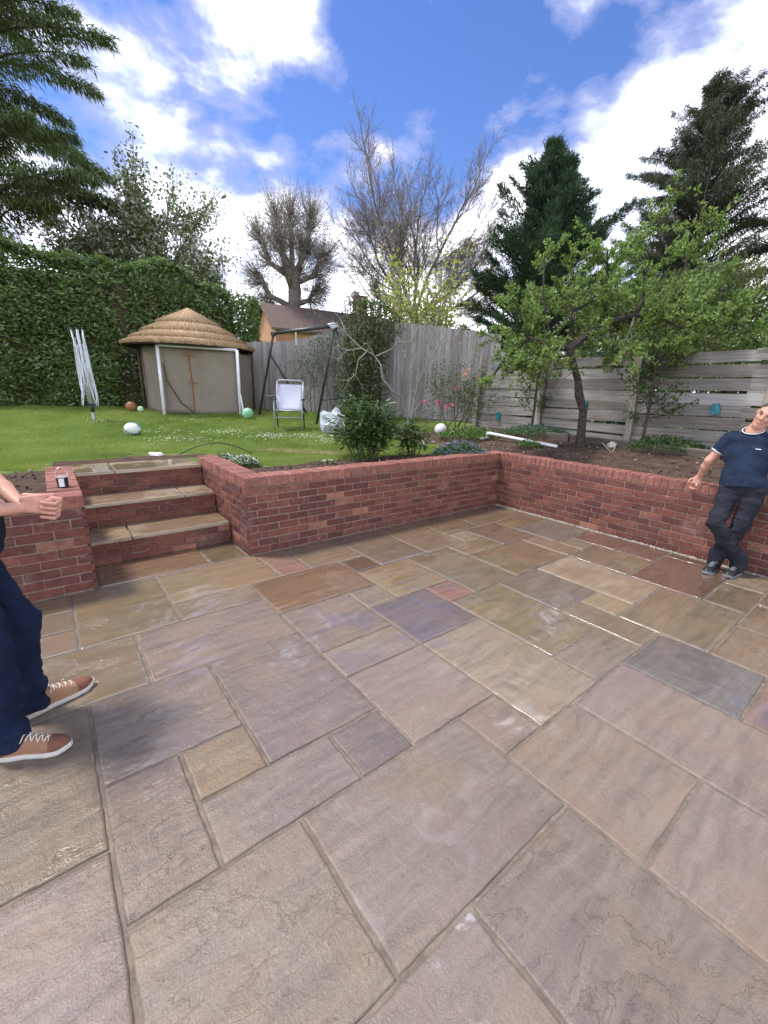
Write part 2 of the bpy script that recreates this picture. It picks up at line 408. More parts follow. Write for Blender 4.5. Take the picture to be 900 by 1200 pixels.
L_PINK = mat_leaf('pink_petal', [(.55, .10, .22), (.70, .20, .34), (.75, .35, .40)], .6, .3)
L_PEACH = mat_leaf('peach_petal', [(.75, .36, .24), (.80, .50, .38)], .6, .3)
M_STEM = mat_plain('green_stem', (.07, .10, .03), .7, .3, 10)
M_THATCH = mat_plain('thatch_reed', (.40, .27, .14), .95, .45, 40, .9, 90, spec=.1)
M_CANVAS = mat_cloth('taupe_canvas', [(.235, .20, .16), (.28, .24, .19)], 300, .9, scale=3)
M_RUST = mat_plain('rust_brown_tape', (.24, .075, .03), .8, .25)
M_WHITEP = mat_plain('white_paint', (.72, .72, .72), .45, .1)
M_SILVER = mat_plain('brushed_aluminium', (.62, .64, .67), .35, .08, metal=.6)
M_LINE = mat_plain('plastic_line', (.66, .69, .74), .5, .1)
M_DARKM = mat_plain('dark_green_steel', (.025, .032, .034), .4, .2, spec=.5)
M_BLACKP = mat_plain('black_plastic', (.018, .018, .02), .5, .2)
M_GREYM = mat_plain('grey_steel', (.36, .37, .38), .4, .1, metal=.4)
M_TEXTIL = mat_plain('lilac_grey_mesh', (.55, .55, .64), .7, .06, 60, .3, 400)
M_BALL = mat_objcol('ball_plastic', .45, .08, 12, .05)
M_TEAL = mat_plain('teal_plastic', (.02, .20, .24), .5, .25, 30)
M_STONE = mat_plain('pale_stone', (.48, .44, .38), .85, .3, 20, .6, 60)
M_FOIL = mat_plain('crumpled_grey_sheet', (.42, .45, .47), .35, .2, 12, .8, 25)
M_OBJ = mat_objcol('painted')
M_SKIN = mat_plain('skin', (.56, .29, .21), .5, .14, 25, .15, 220, spec=.4)
M_HAIR = mat_plain('dark_hair', (.055, .042, .036), .7, .4, 90, .8, 250)
M_NAVYT = mat_cloth('navy_tshirt', [(.010, .013, .025), (.014, .018, .032)])
M_JEANS = mat_cloth('blue_denim', [(.006, .011, .034), (.012, .022, .058)], 900, wear=(.022, .038, .09))
M_POLO = mat_cloth('navy_polo', [(.012, .021, .045), (.019, .031, .062)])
M_DKJEANS = mat_cloth('charcoal_denim', [(.016, .018, .026), (.026, .028, .038)], 900, wear=(.07, .07, .075))
M_TAN = mat_plain('tan_leather', (.31, .155, .08), .55, .2, 14, .2, 120)
M_MAROON = mat_plain('maroon_suede', (.17, .062, .038), .75, .2, 20)
M_SOLE = mat_plain('pale_rubber', (.58, .55, .50), .6, .12)
M_LACE = mat_plain('cream_lace', (.66, .60, .50), .8, .1)
M_BLKSHOE = mat_plain('black_leather', (.016, .017, .02), .45, .3)
M_GREYSOLE = mat_plain('grey_rubber', (.20, .21, .22), .6, .2)

# ------------------------------------------------------------------ patio frame: X along the long wall, Y towards the garden
YAW = 0.67269; PO = (-0.2868, 1.2682); CY, SY = math.cos(YAW), math.sin(YAW)
def to_world(X, Y): return PO[0] + CY*X - SY*Y, PO[1] + SY*X + CY*Y
def to_local(x, y):
    dx, dy = x-PO[0], y-PO[1]; return CY*dx + SY*dy, -SY*dx + CY*dy
U = 0.3
WALL_Y, WALL_X, WALL_TOP = 2.72, 4.72, 0.7875

# slabs: (u0, v0, u1, v1, sRGB colour, wet, haze) in 0.3 m units, v grows towards the house
SLABS = [
 (-2,-9,0,-6,(168,154,120),.75,0),(-1,-6,2,-4,(166,146,141),.45,0),(0,-4,2,-1,(152,140,141),.35,0),(-2,-4,0,-2,(160,147,138),.42,0),
 (-1,-2,0,-1,(168,148,116),.3,0),(-1,-1,1,0,(156,147,142),.3,0),(1,-1,2,0,(141,132,134),.3,0),(-2,-2,-1,0,(157,140,127),.25,0),
 (-2,0,0,2,(156,147,134),.15,0),(0,0,3,2,(156,145,139),.22,.1),(1,2,3,5,(150,141,132),.15,0),(3,1,5,3,(167,152,142),.2,0),
 (4,-2,6,1,(178,168,148),.42,0),(2,-2,4,0,(172,154,148),.3,0),(3,0,4,1,(174,151,140),.25,0),(0,-9,3,-7,(186,166,128),.9,0),
 (0,-7,2,-6,(166,152,137),.6,0),(2,-7,5,-5,(170,134,102),.7,0),(3,-9,4,-7,(194,144,124),.6,0),(4,-9,6,-7,(172,157,122),.8,0),
 (6,-9,8,-6,(152,141,126),.98,0),(5,-7,6,-6,(134,108,94),.6,0),(5,-6,7,-4,(184,159,112),.55,0),(2,-5,4,-3,(161,146,142),.5,0),
 (4,-5,5,-4,(168,155,132),.6,0),(4,-4,6,-2,(147,132,133),.72,.0),(2,-3,4,-2,(168,158,148),.6,0),(6,-4,7,-3,(184,122,114),.35,0),
 (7,-6,9,-3,(158,142,110),.6,0),(9,-5,12,-3,(163,142,106),.62,0),(6,-3,8,0,(168,158,128),.7,0),(8,-3,10,-1,(152,142,141),.85,0),
 (10,-3,12,0,(193,177,146),.55,0),(9,-1,10,0,(183,164,122),.45,0),(8,-1,9,1,(167,152,142),.7,0),(6,0,8,1,(163,152,137),.4,0),
 (9,0,12,2,(167,157,127),.72,0),(7,1,9,3,(134,140,150),.5,0),(5,1,7,4,(167,152,150),.3,0),(7,3,9,4,(172,136,126),.3,0),
 (9,2,11,4,(167,150,122),.6,0),(12,1,14,2,(152,142,112),.5,0),(12,-1,15,1,(152,114,100),.85,0),(12,-3,14,-1,(162,147,117),.75,0),
 (14,-4,16,-1,(154,112,104),.7,0),(13,-6,16,-4,(140,147,149),.85,0),(11,-7,13,-5,(158,134,116),.95,0),(12,-5,13,-3,(176,158,122),.75,0),
 (13,-4,14,-3,(168,160,138),.8,0),(8,-9,10,-6,(170,150,118),.75,0),(10,-9,12,-7,(158,138,102),.7,0),(12,-9,16,-7,(166,148,112),.7,0),
 (10,-7,11,-6,(180,160,120),.6,0),(9,-6,11,-5,(176,156,120),.8,0),(13,-7,16,-6,(160,138,98),.65,0),(15,-1,16,1,(120,104,84),.6,0),
 (-3,-6,-1,-4,(164,152,128),.6,0),(-4,-4,-2,-1,(150,136,112),.50,0),(-4,-1,-2,2,(160,144,140),.42,0),(-3,-9,-2,-8,(170,154,118),.8,0),
 (-3,-8,-2,-7,(160,150,130),.9,0),(-3,-7,-2,-6,(168,158,146),1.0,0),(-1,2,1,4,(158,146,140),.2,.6),(-3,2,-1,5,(152,140,130),.2,0),
 (3,3,5,6,(164,150,146),.2,0),(11,2,13,4,(160,142,112),.5,0),(13,2,16,3,(150,136,110),.5,0),(-5,-6,-3,-4,(160,146,120),.6,0),
]
def fill_rest():
    used = set()
    for s in SLABS:
        used |= {(i, j) for i in range(s[0], s[2]) for j in range(s[1], s[3])}
    pal = [(160,146,138),(156,140,124),(168,152,140),(150,138,132),(172,156,128),(164,146,140),(158,148,130)]
    rr = random.Random(3); out = []
    shapes = [(3,2),(2,3),(2,2),(2,1),(1,2),(1,1)]
    for j in range(-9, 14):
        for i in range(-12, 16):
            if (i, j) in used: continue
            opts = shapes[:]; rr.shuffle(opts); opts.append((1, 1))
            for a, b in opts:
                cells = {(x, y) for x in range(i, i+a) for y in range(j, j+b)}
                if i+a <= 16 and not (cells & used):
                    used |= cells; out.append((i, j, i+a, j+b, rr.choice(pal), rr.uniform(.15, .5), 0)); break
    return out
SLABS += fill_rest()

patio_bed = MB().box((.6, .45, -.058), (10.2, 9.0, .10))
patio = patio_bed.build('patio', M_JOINT)
patio.location = (PO[0], PO[1], 0); patio.rotation_euler = (0, 0, YAW)
tag(patio, 'joint mortar bed under the riven sandstone patio', kind='structure')

def slab_mesh(a, b, cell, seed, thick=.04, rel=1.0, wear=1.0):
    """riven stone slab a x b metres, top near z = 0: stepped cleft layers, rounded uneven edges"""
    nx = max(4, int(a/cell)); ny = max(4, int(b/cell))
    xs = np.concatenate([[-a/2, -a/2+.006], np.linspace(-a/2, a/2, nx+1)[1:-1], [a/2-.006, a/2]])
    ys = np.concatenate([[-b/2, -b/2+.006], np.linspace(-b/2, b/2, ny+1)[1:-1], [b/2-.006, b/2]])
    X, Y = np.meshgrid(xs, ys, indexing='ij')
    r = np.random.default_rng(seed); ox, oy = r.random(2)*50; th = r.uniform(-.5, .5) + (0 if a >= b else math.pi/2)
    c, s = math.cos(th), math.sin(th); Xr, Yr = c*X + s*Y, -s*X + c*Y
    lay = fbm(Xr*2.2+ox, Yr*4.5+oy, 4, seed)*r.uniform(5, 9) + fbm(X*9+oy, Y*9+ox, 3, seed+5)*.8
    fr = lay - np.floor(lay); step = np.floor(lay) + np.clip((fr-.72)/.28, 0, 1)
    Z = (step - step.mean())*.0012*rel + (fbm(Xr*6+ox, Yr*26+oy, 4, seed+9)-.5)*.0035*rel + (fbm(X*3+ox, Y*3, 2, seed+3)-.5)*.004*rel
    Z = np.clip(Z, -.008, .006)
    ed = np.minimum(np.minimum(X+a/2, a/2-X), np.minimum(Y+b/2, b/2-Y))
    Z -= .005*wear*np.clip(1-ed/.007, 0, 1)**2
    wob = .0045*wear
    Xo = X + np.where(np.abs(np.abs(X)-a/2) < .007, (fbm(Y*14+ox, X*0+seed, 3, seed+1)-.5)*2*wob, 0) - np.sign(X)*np.where(np.abs(np.abs(X)-a/2) < .007, wob*.6, 0)
    Yo = Y + np.where(np.abs(np.abs(Y)-b/2) < .007, (fbm(X*14+oy, Y*0+seed, 3, seed+2)-.5)*2*wob, 0) - np.sign(Y)*np.where(np.abs(np.abs(Y)-b/2) < .007, wob*.6, 0)
    n, m = X.shape
    V = np.stack([Xo, Yo, Z], -1).reshape(-1, 3)
    I = np.arange(n*m).reshape(n, m)
    F = np.stack([I[:-1, :-1], I[1:, :-1], I[1:, 1:], I[:-1, 1:]], -1).reshape(-1, 4)
    ring = np.concatenate([I[:, 0], I[-1, 1:], I[-2::-1, -1], I[0, -2:0:-1]])
    low = V[ring].copy(); low[:, 2] = -thick
    k = len(ring); base = n*m
    nxt = (np.arange(k)+1) % k
    SF = np.stack([ring, base+np.arange(k), base+nxt, ring[nxt]], -1)
    return np.concatenate([V, low]), np.concatenate([F, SF])

def add_slab(name, cx, cy, z, a, b, col, wet, haze, cell, seed, parent, **kw):
    V, F = slab_mesh(a, b, cell, seed, **kw)
    o = raw_mesh(name, V, F, M_SLAB, parent, smooth=False)
    for p in (o.data,): p.shade_smooth()
    o.location = (cx, cy, z); g_ = np.array(col, float); g_ = (g_*.42 + .58*np.array([162, 147, 132])*(g_.mean()/146))*np.array([1.0, .99, .975]); o.color = (*lin(*g_, k=.555), 1); o['wet'] = float(wet); o['haze'] = float(haze)
    return o

for k, (u0, v0, u1, v1, col, wet, haze) in enumerate(SLABS):
    x0, x1, y0, y1 = u0*U, u1*U, -v1*U, -v0*U
    x1 = min(x1, WALL_X-.035); y1 = min(y1, WALL_Y)
    if x1-x0 < .08: continue
    g = .009 if v1 > -3 else .008
    d = math.hypot((x0+x1)/2+.57, (y0+y1)/2+1.17)
    add_slab('paving_slab', (x0+x1)/2, (y0+y1)/2, random.uniform(-.0015, .0015), x1-x0-g, y1-y0-g, col, wet, haze,
             .014 if d < 2.2 else .02 if d < 3.6 else .03, 100+k, patio)
# landing in front of the steps
for x0, x1, col in ((-.41, .48, (176,140,104)), (.48, .835, (150,134,100))):
    add_slab('paving_slab', (x0+x1)/2, (2.72+3.24)/2, 0, x1-x0-.012, .51, col, .8, 0, .02, int(900+x0*10), patio)

# gravel left in the gap between the paving and the right-hand wall
def stones(name, pts, size, mat, parent=None, zoff=0.):
    ico = np.array([(0,0,1),(.89,0,.45),(.28,.85,.45),(-.72,.53,.45),(-.72,-.53,.45),(.28,-.85,.45),(.72,.53,-.45),(-.28,.85,-.45),(-.89,0,-.45),(-.28,-.85,-.45),(.72,-.53,-.45),(0,0,-1)])
    fi = np.array([(0,1,2),(0,2,3),(0,3,4),(0,4,5),(0,5,1),(1,6,2),(2,7,3),(3,8,4),(4,9,5),(5,10,1),(6,7,2),(7,8,3),(8,9,4),(9,10,5),(10,6,1),(11,7,6),(11,8,7),(11,9,8),(11,10,9),(11,6,10)])
    n = len(pts); sc = size*rng.uniform(.5, 1.3, (n, 1, 1))*rng.uniform(.6, 1.2, (n, 1, 3))
    V = ico[None]*sc*rng.uniform(.8, 1.2, (n, 12, 1)) + np.asarray(pts)[:, None, :]
    F = (fi[None] + (np.arange(n)*12)[:, None, None]).reshape(-1, 3)
    return raw_mesh(name, V.reshape(-1, 3), F, mat, parent, attrs={'rnd': ('FACE', np.repeat(rng.random(n), 20))})
n = 1500
gp = np.stack([rng.uniform(WALL_X-.04, WALL_X-.004, n), rng.uniform(-2, 2.7, n), rng.uniform(-.012, .004, n)], 1)
gs = stones('gravel', gp, .0075, M_STONE, patio); tag(gs, 'pale gravel along the foot of the wall', kind='stuff')

# ------------------------------------------------------------------ garden ground, one sheet to the horizon
FP = np.array([2.1, 9.1]); FE = np.array([.588, -.809]); FN = np.array([-.809, -.588])   # slatted fence line
def sstep(a, b, x): t = np.clip((x-a)/(b-a), 0, 1); return t*t*(3-2*t)
def ground_z(x, y):
    x = np.asarray(x, float); y = np.asarray(y, float)
    z = .70 + np.minimum(.07*np.maximum(0, y-6.5), .30)
    s = (x-FP[0])*FN[0] + (y-FP[1])*FN[1]; t = (x-FP[0])*FE[0] + (y-FP[1])*FE[1]
    bed = .69 + .17*np.clip(2.0-s, 0, 1.5)*sstep(-1.6, .2, t)
    z = np.maximum(z, bed)
    z = z + (fbm(x*1.3, y*1.3, 3, 5)-.5)*.05*sstep(.02, .3, s*0+1)
    X, Y = to_local(x, y)
    near = sstep(.0, 1.0, np.maximum(Y-WALL_Y-.2, X-WALL_X-.2))
    z = z*1.0 - (1-near)*.0
    return np.where((Y < 1.0) & (X < WALL_X), -.12, z)
def soil_mask(x, y):
    X, Y = to_local(x, y)
    w = (fbm(x*1.1+3, y*1.1, 3, 21)-.5)
    a = 1-sstep(.45, .75, Y-WALL_Y-.215 + w*.7 - .22*np.exp(-((X-2.3)/.7)**2))
    a = np.where(X < .9, 0, a)
    l = (1-sstep(1.35, 1.65, Y-WALL_Y-.2 + w*.6))*(X < -.5)
    s = (x-FP[0])*FN[0] + (y-FP[1])*FN[1]; t = (x-FP[0])*FE[0] + (y-FP[1])*FE[1]
    bsl = (1-sstep(2.0, 2.5, s+w*.8))*sstep(-.9, -.3, t+w)
    top = (1-sstep(.10, .34, np.abs(Y-4.85)+w*.25))*(X > -.6)*(X < 1.1)*.75
    r = np.maximum(np.maximum(a, l), np.maximum(bsl, top))
    return np.where(s < -.2, .35, r)
def straw_mask(x, y):
    r = 0
    for cx, cy, rx, ry in ((-1.45, 6.45, .55, .22), (-.95, 6.35, .4, .2), (-2.6, 5.7, 1.0, .14), (.95, 7.6, .5, .3)):
        r = np.maximum(r, np.exp(-((x-cx)/rx)**2 - ((y-cy)/ry)**2))
    return np.clip(r*1.3 - (fbm(x*3, y*3, 3, 8))*.5, 0, 1)
gx = np.concatenate([[-600, -300, -120, -60, -35, -22], np.arange(-15, -9, .5), np.arange(-9, 8, .09), np.arange(8, 15, .5), [22, 35, 60, 120, 300, 600]])
gy = np.concatenate([[-600, -200, -60, -20, -8], np.arange(-4, 2.0, .5), np.arange(2.0, 13, .09), np.arange(13, 20, .5), [25, 35, 60, 120, 300, 700]])
LX, LY = np.meshgrid(gx, gy, indexing='ij')
WX, WY = to_world(LX, LY)
GZ = ground_z(WX, WY)
far = np.hypot(WX, WY) > 18
SM = soil_mask(WX, WY)
GZ = GZ + np.where(far, 0, (fbm(WX*7, WY*7, 4, 31)-.5)*.045*SM)
I = np.arange(LX.size).reshape(LX.shape)
Fq = np.stack([I[:-1, :-1], I[1:, :-1], I[1:, 1:], I[:-1, 1:]], -1).reshape(-1, 4)
cx = (LX[:-1, :-1]+LX[1:, 1:]).ravel()/2; cyy = (LY[:-1, :-1]+LY[1:, 1:]).ravel()/2
inside = (cx > -7) & (cx < WALL_X+.12) & (cyy < WALL_Y+.12) & (cyy > -4.0)
inside |= (cx > -.52) & (cx < .94) & (cyy < 4.12) & (cyy > 2)
inside |= (cx > -.37) & (cx < .80) & (cyy < 4.60) & (cyy > 2)
Fq = Fq[~inside]
ground = raw_mesh('garden_ground', np.stack([WX, WY, GZ], -1).reshape(-1, 3), Fq, M_GROUND, smooth=True,
                  attrs={'soil': ('POINT', SM.ravel()), 'straw': ('POINT', straw_mask(WX, WY).ravel())})
tag(ground, 'garden ground of lawn and dug beds above the patio', kind='structure')

# ------------------------------------------------------------------ brickwork
def brick_meshes(size, nvar, name, bevel=.004):
    out = []
    for k in range(nvar):
        bm = bmesh.new(); bmesh.ops.create_cube(bm, size=1.0)
        for v in bm.verts:
            v.co = Vector((v.co.x*size[0], v.co.y*size[1], v.co.z*size[2])) + Vector([random.uniform(-.0018, .0018) for _ in range(3)])
        bmesh.ops.bevel(bm, geom=bm.edges[:], offset=bevel*random.uniform(.7, 1.2), segments=1, affect='EDGES')
        me = bpy.data.meshes.new(name); bm.to_mesh(me); bm.free(); me.materials.append(M_BRICK); out.append(me)
    return out
BL, BD, BH, JT = .215, .1025, .065, .010
STRETCH = brick_meshes((BL, BD, BH), 5, 'brick'); HALF = brick_meshes((BD, BD, BH), 3, 'half_brick')
EDGE = brick_meshes((BH, BL, BD), 5, 'coping_brick')
def brick_colour(cope=False):
    h = random.random()
    c = [(.165, .058, .042), (.19, .069, .049), (.145, .051, .040), (.21, .080, .056), (.125, .046, .040)][int(h*5)]
    if random.random() < .02: c = (.32, .15, .10)
    if cope: c = (.31, .132, .096) if random.random() < .5 else (.26, .106, .078)
    k = random.uniform(.88, 1.12); return (c[0]*k, c[1]*k, c[2]*k, 1)
def put(mesh, name, parent, loc, rz=0., cope=False, sx=1., sz=1.):
    o = bpy.data.objects.new(name, mesh); COL.objects.link(o); o.parent = parent
    j = lambda a: random.uniform(-a, a)
    o.location = (loc[0]+j(.0015), loc[1]+j(.0015), loc[2]+j(.001)); o.rotation_euler = (j(.006), j(.004), rz+j(.006))
    o.scale = (sx, 1, sz); o.color = brick_colour(cope)
    if cope: o.location.z += random.uniform(-.003, .003); o.rotation_euler.x += random.uniform(-.012, .012); o.rotation_euler.y += random.uniform(-.02, .02)
    return o
def brick_face(parent, length, courses, start=0., z0=0., skip_first=None, lead=0):
    """stretcher bond along local +X, faces at local y = 0 looking to -Y. lead: which courses own the corner"""
    for r in range(courses):
        z = z0 + r*.075 + JT*.5 + BH/2
        x = start
        own = (r % 2 == lead)
        if skip_first is not None and not own: x = start + skip_first
        first_half = (r % 2 == 1) and skip_first is None
        while x < length - .02:
            w = BL
            if first_half: w = BD; first_half = False
            rem = length - x
            if w > rem: w = rem
            if w < .03: break
            if abs(w-BD) < .001: put(HALF[random.randrange(3)], 'brick', parent, (x+w/2, BD/2, z))
            else: put(STRETCH[random.randrange(5)], 'brick', parent, (x+w/2, BD/2, z), sx=w/BL)
            x += w + JT
def coping(parent, length, z0, x0=0.):
    x = x0
    while x < length - .04:
        put(EDGE[random.randrange(5)], 'coping_brick', parent, (x+BH/2, BL/2, z0+BD/2), cope=True); x += BH + JT
def wall_empty(name, X, Y, rz, label):
    x, y = to_world(X, Y); return empty(name, (x, y, 0), YAW+rz, label, 'wall')
NC = 9; CZ = NC*.075 + JT*.5
# long back wall
w1 = wall_empty('retaining_wall', .84, WALL_Y, 0, 'long low red brick retaining wall below the peony bed, facing the patio')
Lb = WALL_X - .84
brick_face(w1, Lb+.1, NC, skip_first=BD+JT, lead=0)
coping(w1, Lb+.2, CZ, .0)
MB().box((Lb/2+.10, .006+.1045, (CZ-.004)/2-.03), (Lb+.17, .209, CZ-.004+.06)).build('mortar', M_MORTAR, w1)
MB().box((Lb/2+.10, BL/2+.002, CZ+.045), (Lb+.16, BL-.014, .09)).build('mortar', M_MORTAR, w1)
# right wall
w2 = wall_empty('retaining_wall', WALL_X, WALL_Y-.0, -math.pi/2, 'red brick retaining wall under the apple tree, where the man leans')
Lr = 5.2
brick_face(w2, Lr, NC, start=.0, lead=0)
coping(w2, Lr, CZ, .0)
MB().box((Lr/2, .006+.1045, (CZ-.004)/2-.03), (Lr-.01, .209, CZ-.004+.06)).build('mortar', M_MORTAR, w2)
MB().box((Lr/2, BL/2+.002, CZ+.045), (Lr-.02, BL-.014, .09)).build('mortar', M_MORTAR, w2)
# short return beside the steps, right-hand side: face looks to -X
RET_END = 4.34
w3 = wall_empty('step_side_wall', .84, RET_END, -math.pi/2, 'short red brick return wall beside the steps, white alyssum behind it')
Lt = RET_END - WALL_Y
for r in range(NC):
    z = r*.075 + JT*.5 + BH/2
    x = Lt if r % 2 == 1 else Lt - BD - JT      # from the front corner backwards
    while x > .02:
        w = min(BL, x)
        if w > .03: put(STRETCH[random.randrange(5)], 'brick', w3, (x-w/2, BD/2, z), sx=w/BL)
        x -= w + JT
x = Lt - BL - JT
while x > .05:
    put(EDGE[random.randrange(5)], 'coping_brick', w3, (x-BH/2, BL/2, CZ+BD/2), cope=True); x -= BH + JT
MB().box((Lt/2-.06, .006+.1045, (CZ-.004)/2-.03), (Lt-.12, .207, CZ-.004+.06)).build('mortar', M_MORTAR, w3)
MB().box((Lt/2-.1, BL/2+.002, CZ+.045), (Lt-.24, BL-.014, .09)).build('mortar', M_MORTAR, w3)
# left wall: front run and the return along the steps
PX = -.415
w4 = wall_empty('retaining_wall', PX-3.4, WALL_Y, 0, 'red brick retaining wall behind the man in blue jeans')
L4 = 3.4
for r in range(NC):
    z = r*.075 + JT*.5 + BH/2
    x = L4 if r % 2 == 0 else L4 - BD - JT
    while x > .02:
        w = min(BL, x)
        if w > .03: put(STRETCH[random.randrange(5)], 'brick', w4, (x-w/2, BD/2, z), sx=w/BL)
        x -= w + JT
x = L4 - BL - JT
while x > .05:
    put(EDGE[random.randrange(5)], 'coping_brick', w4, (x-BH/2, BL/2, CZ+BD/2), cope=True); x -= BH + JT
MB().box((L4/2-.012, .006+.1045, (CZ-.004)/2-.03), (L4-.024, .207, CZ-.004+.06)).build('mortar', M_MORTAR, w4)
MB().box((L4/2-.15, BL/2+.002, CZ+.045), (L4-.3, BL-.014, .09)).build('mortar', M_MORTAR, w4)
w5 = wall_empty('step_side_wall', PX, WALL_Y, math.pi/2, 'short red brick return wall beside the steps, with the tin standing on it')
L5 = 4.20 - WALL_Y
for r in range(NC):
    z = r*.075 + JT*.5 + BH/2
    x = 0. if r % 2 == 1 else BD + JT
    while x < L5-.02:
        w = min(BL, L5-x)
        if w > .03: put(STRETCH[random.randrange(5)], 'brick', w5, (x+w/2, BD/2, z), sx=w/BL)
        x += w + JT
coping(w5, L5, CZ, .0)
MB().box((L5/2+.05, .006+.1045, (CZ-.004)/2-.03), (L5-.10, .207, CZ-.004+.06)).build('mortar', M_MORTAR, w5)
MB().box((L5/2, BL/2+.002, CZ+.045), (L5-.02, BL-.014, .09)).build('mortar', M_MORTAR, w5)

# steps
sx0, sx1 = PX+.004, .836
ex, ey = to_world(0, 0)
steps = empty('garden_steps', (ex, ey, 0), YAW, 'three garden steps of red brick risers with sandstone treads', 'steps')
STEP_Y = (3.24, 3.69, 4.14); RISE = .2365
for k, y in enumerate(STEP_Y):
    zb = k*RISE; zt = zb + RISE - .034
    MB().box(((sx0+sx1)/2, y+.30, (zb+zt)/2-.05), (sx1-sx0, .585, zt-zb+.1-.002)).build('mortar', M_MORTAR, steps)
    z = zt; row = 0
    while z > zb + .012:
        h = min(BH, z-zb)
        x = sx0+.004; first = True
        while x < sx1 - .02:
            w = BL if not (first and (row+k) % 2) else BD
            first = False; w = min(w, sx1-.004-x)
            if w > .03: put(STRETCH[random.randrange(5)], 'brick', steps, (x+w/2, y+BD/2-.008, z-h/2), sx=w/BL, sz=h/BH)
            x += w + JT
        z -= h + JT; row += 1
    split = (.34, .93, .36)[k]; ya, yb = y-.035, (STEP_Y[k+1]+.03 if k < 2 else 4.68)
    for q, (xa, xb) in enumerate(((sx0, sx0+split), (sx0+split, sx1))):
        add_slab('tread', (xa+xb)/2, (ya+yb)/2, zb+RISE, xb-xa-.008, yb-ya-.004, (200, 184, 146) if k else (190, 170, 128), .55, 0, .02, 300+k*7+q, steps, thick=.034, rel=.8)

# ------------------------------------------------------------------ fences
def gz(x, y): return float(ground_z(np.array([x]), np.array([y]))[0])
def shear_board(w, t, h, seed, taper=0., topcut=0.):
    r = random.Random(seed); j = lambda a: r.uniform(-a, a)
    v = [(-w/2,-t/2,0),(w/2,-t/2+taper,0),(w/2,t/2,0),(-w/2,t/2,0),(-w/2,-t/2,h),(w/2,-t/2+taper,h+topcut),(w/2,t/2,h+topcut),(-w/2,t/2,h)]
    v = [(x+j(.002), y+j(.002), z) for x, y, z in v]
    return v, [(0,3,2,1),(4,5,6,7),(0,1,5,4),(1,2,6,5),(2,3,7,6),(3,0,4,7)]
A0 = np.array([-3.95, 12.5]); A1 = np.array([2.35, 9.93]); AL = np.linalg.norm(A1-A0); AD = (A1-A0)/AL
f1 = empty('closeboard_fence', (A0[0], A0[1], 0), math.atan2(AD[1], AD[0]), 'tall weathered grey vertical board fence with a curved top behind the swing frame', 'fence')
def fence_top(s):
    u = s/AL
    if u < .61: return 2.80 + .46*sstep(.10, .64, np.array(u))**1.3
    return 3.24 - .36*(u-.61)/.39
x = 0.; k = 0
while x < AL:
    h = float(fence_top(x)) - 1.0
    v, f = shear_board(.112, .018, h + random.uniform(-.012, .012), 50+k, taper=.012, topcut=float(fence_top(x+.1)-fence_top(x)))
    o = MB().add(v, f).build('board', M_FEATHER, f1); o.location = (x+.05, random.uniform(-.004, .004), 1.0); o.rotation_euler = (0, random.uniform(-.008, .008), .09)
    x += .098; k += 1
MB().box((AL/2, .0, .93), (AL, .03, .16)).build('gravel_board', M_SLEEPER, f1)
for q in (0., .2, .4, .61, .8, 1.): MB().box((q*AL, .08, 1.0+(float(fence_top(q*AL))-1.)/2), (.09, .09, float(fence_top(q*AL))-1.05), 0).build('post', M_POST, f1, bevel=.006)
for zz in (1.35, 2.2): MB().box((AL/2, .045, zz), (AL, .04, .08)).build('rail', M_POST, f1)

f2 = empty('slatted_fence', (FP[0]-FE[0]*.35, FP[1]-FE[1]*.35, 0), math.atan2(FE[1], FE[0]), 'makeshift fence of weathered horizontal planks behind the apple tree', 'fence')
FL = 8.0
rows = [(.985, .15), (1.15, .15), (1.325, .165), (1.495, .15), (1.655, .17), (1.83, .165), (2.0, .165), (2.185, .15)]
pj = [0, 1.55, 3.25, 4.62, 6.3, 8.0]
for ri, (zc, hh) in enumerate(rows):
    for a, b in zip(pj[:-1], pj[1:]):
        if ri == 7 and a < 1: continue
        if random.random() < .04: continue
        L = b-a + random.uniform(-.02, .10); sk = random.uniform(-.012, .012)
        if ri == 2: sk = -.02
        m = MB(); nseg = 6
        xs = np.linspace(-L/2, L/2, nseg+1); h = hh*random.uniform(.88, 1.06)
        V = []; F = []
        for i, xx in enumerate(xs):
            w = random.uniform(-.006, .006)
            V += [(xx, -.011, -h/2+w), (xx, .011, -h/2+w), (xx, .011, h/2+w*.6), (xx, -.011, h/2+w*.6)]
        for i in range(nseg):
            p, q = i*4, i*4+4
            F += [(p, p+1, q+1, q), (p+1, p+2, q+2, q+1), (p+2, p+3, q+3, q+2), (p+3, p, q, q+3)]
        F += [(0, 3, 2, 1), (nseg*4, nseg*4+1, nseg*4+2, nseg*4+3)]
        m.add(V, F)
        o = m.build('plank', M_SLAT, f2); o.location = ((a+b)/2, random.uniform(-.012, .012), zc+random.uniform(-.012, .012)); o.rotation_euler = (random.uniform(-.03, .03), sk, 0)
for xx, top, tilt in ((.05, 2.38, .03), (1.6, 2.2, 0.), (3.25, 2.25, -.02), (4.78, 2.5, .06), (6.4, 2.4, 0.)):
    o = MB().box((0, 0, (top-.75)/2), (.10, .05, top-.75)).build('post', M_POST, f2, bevel=.006)
    o.location = (xx, -.055, .75); o.rotation_euler = (0, tilt, 0)

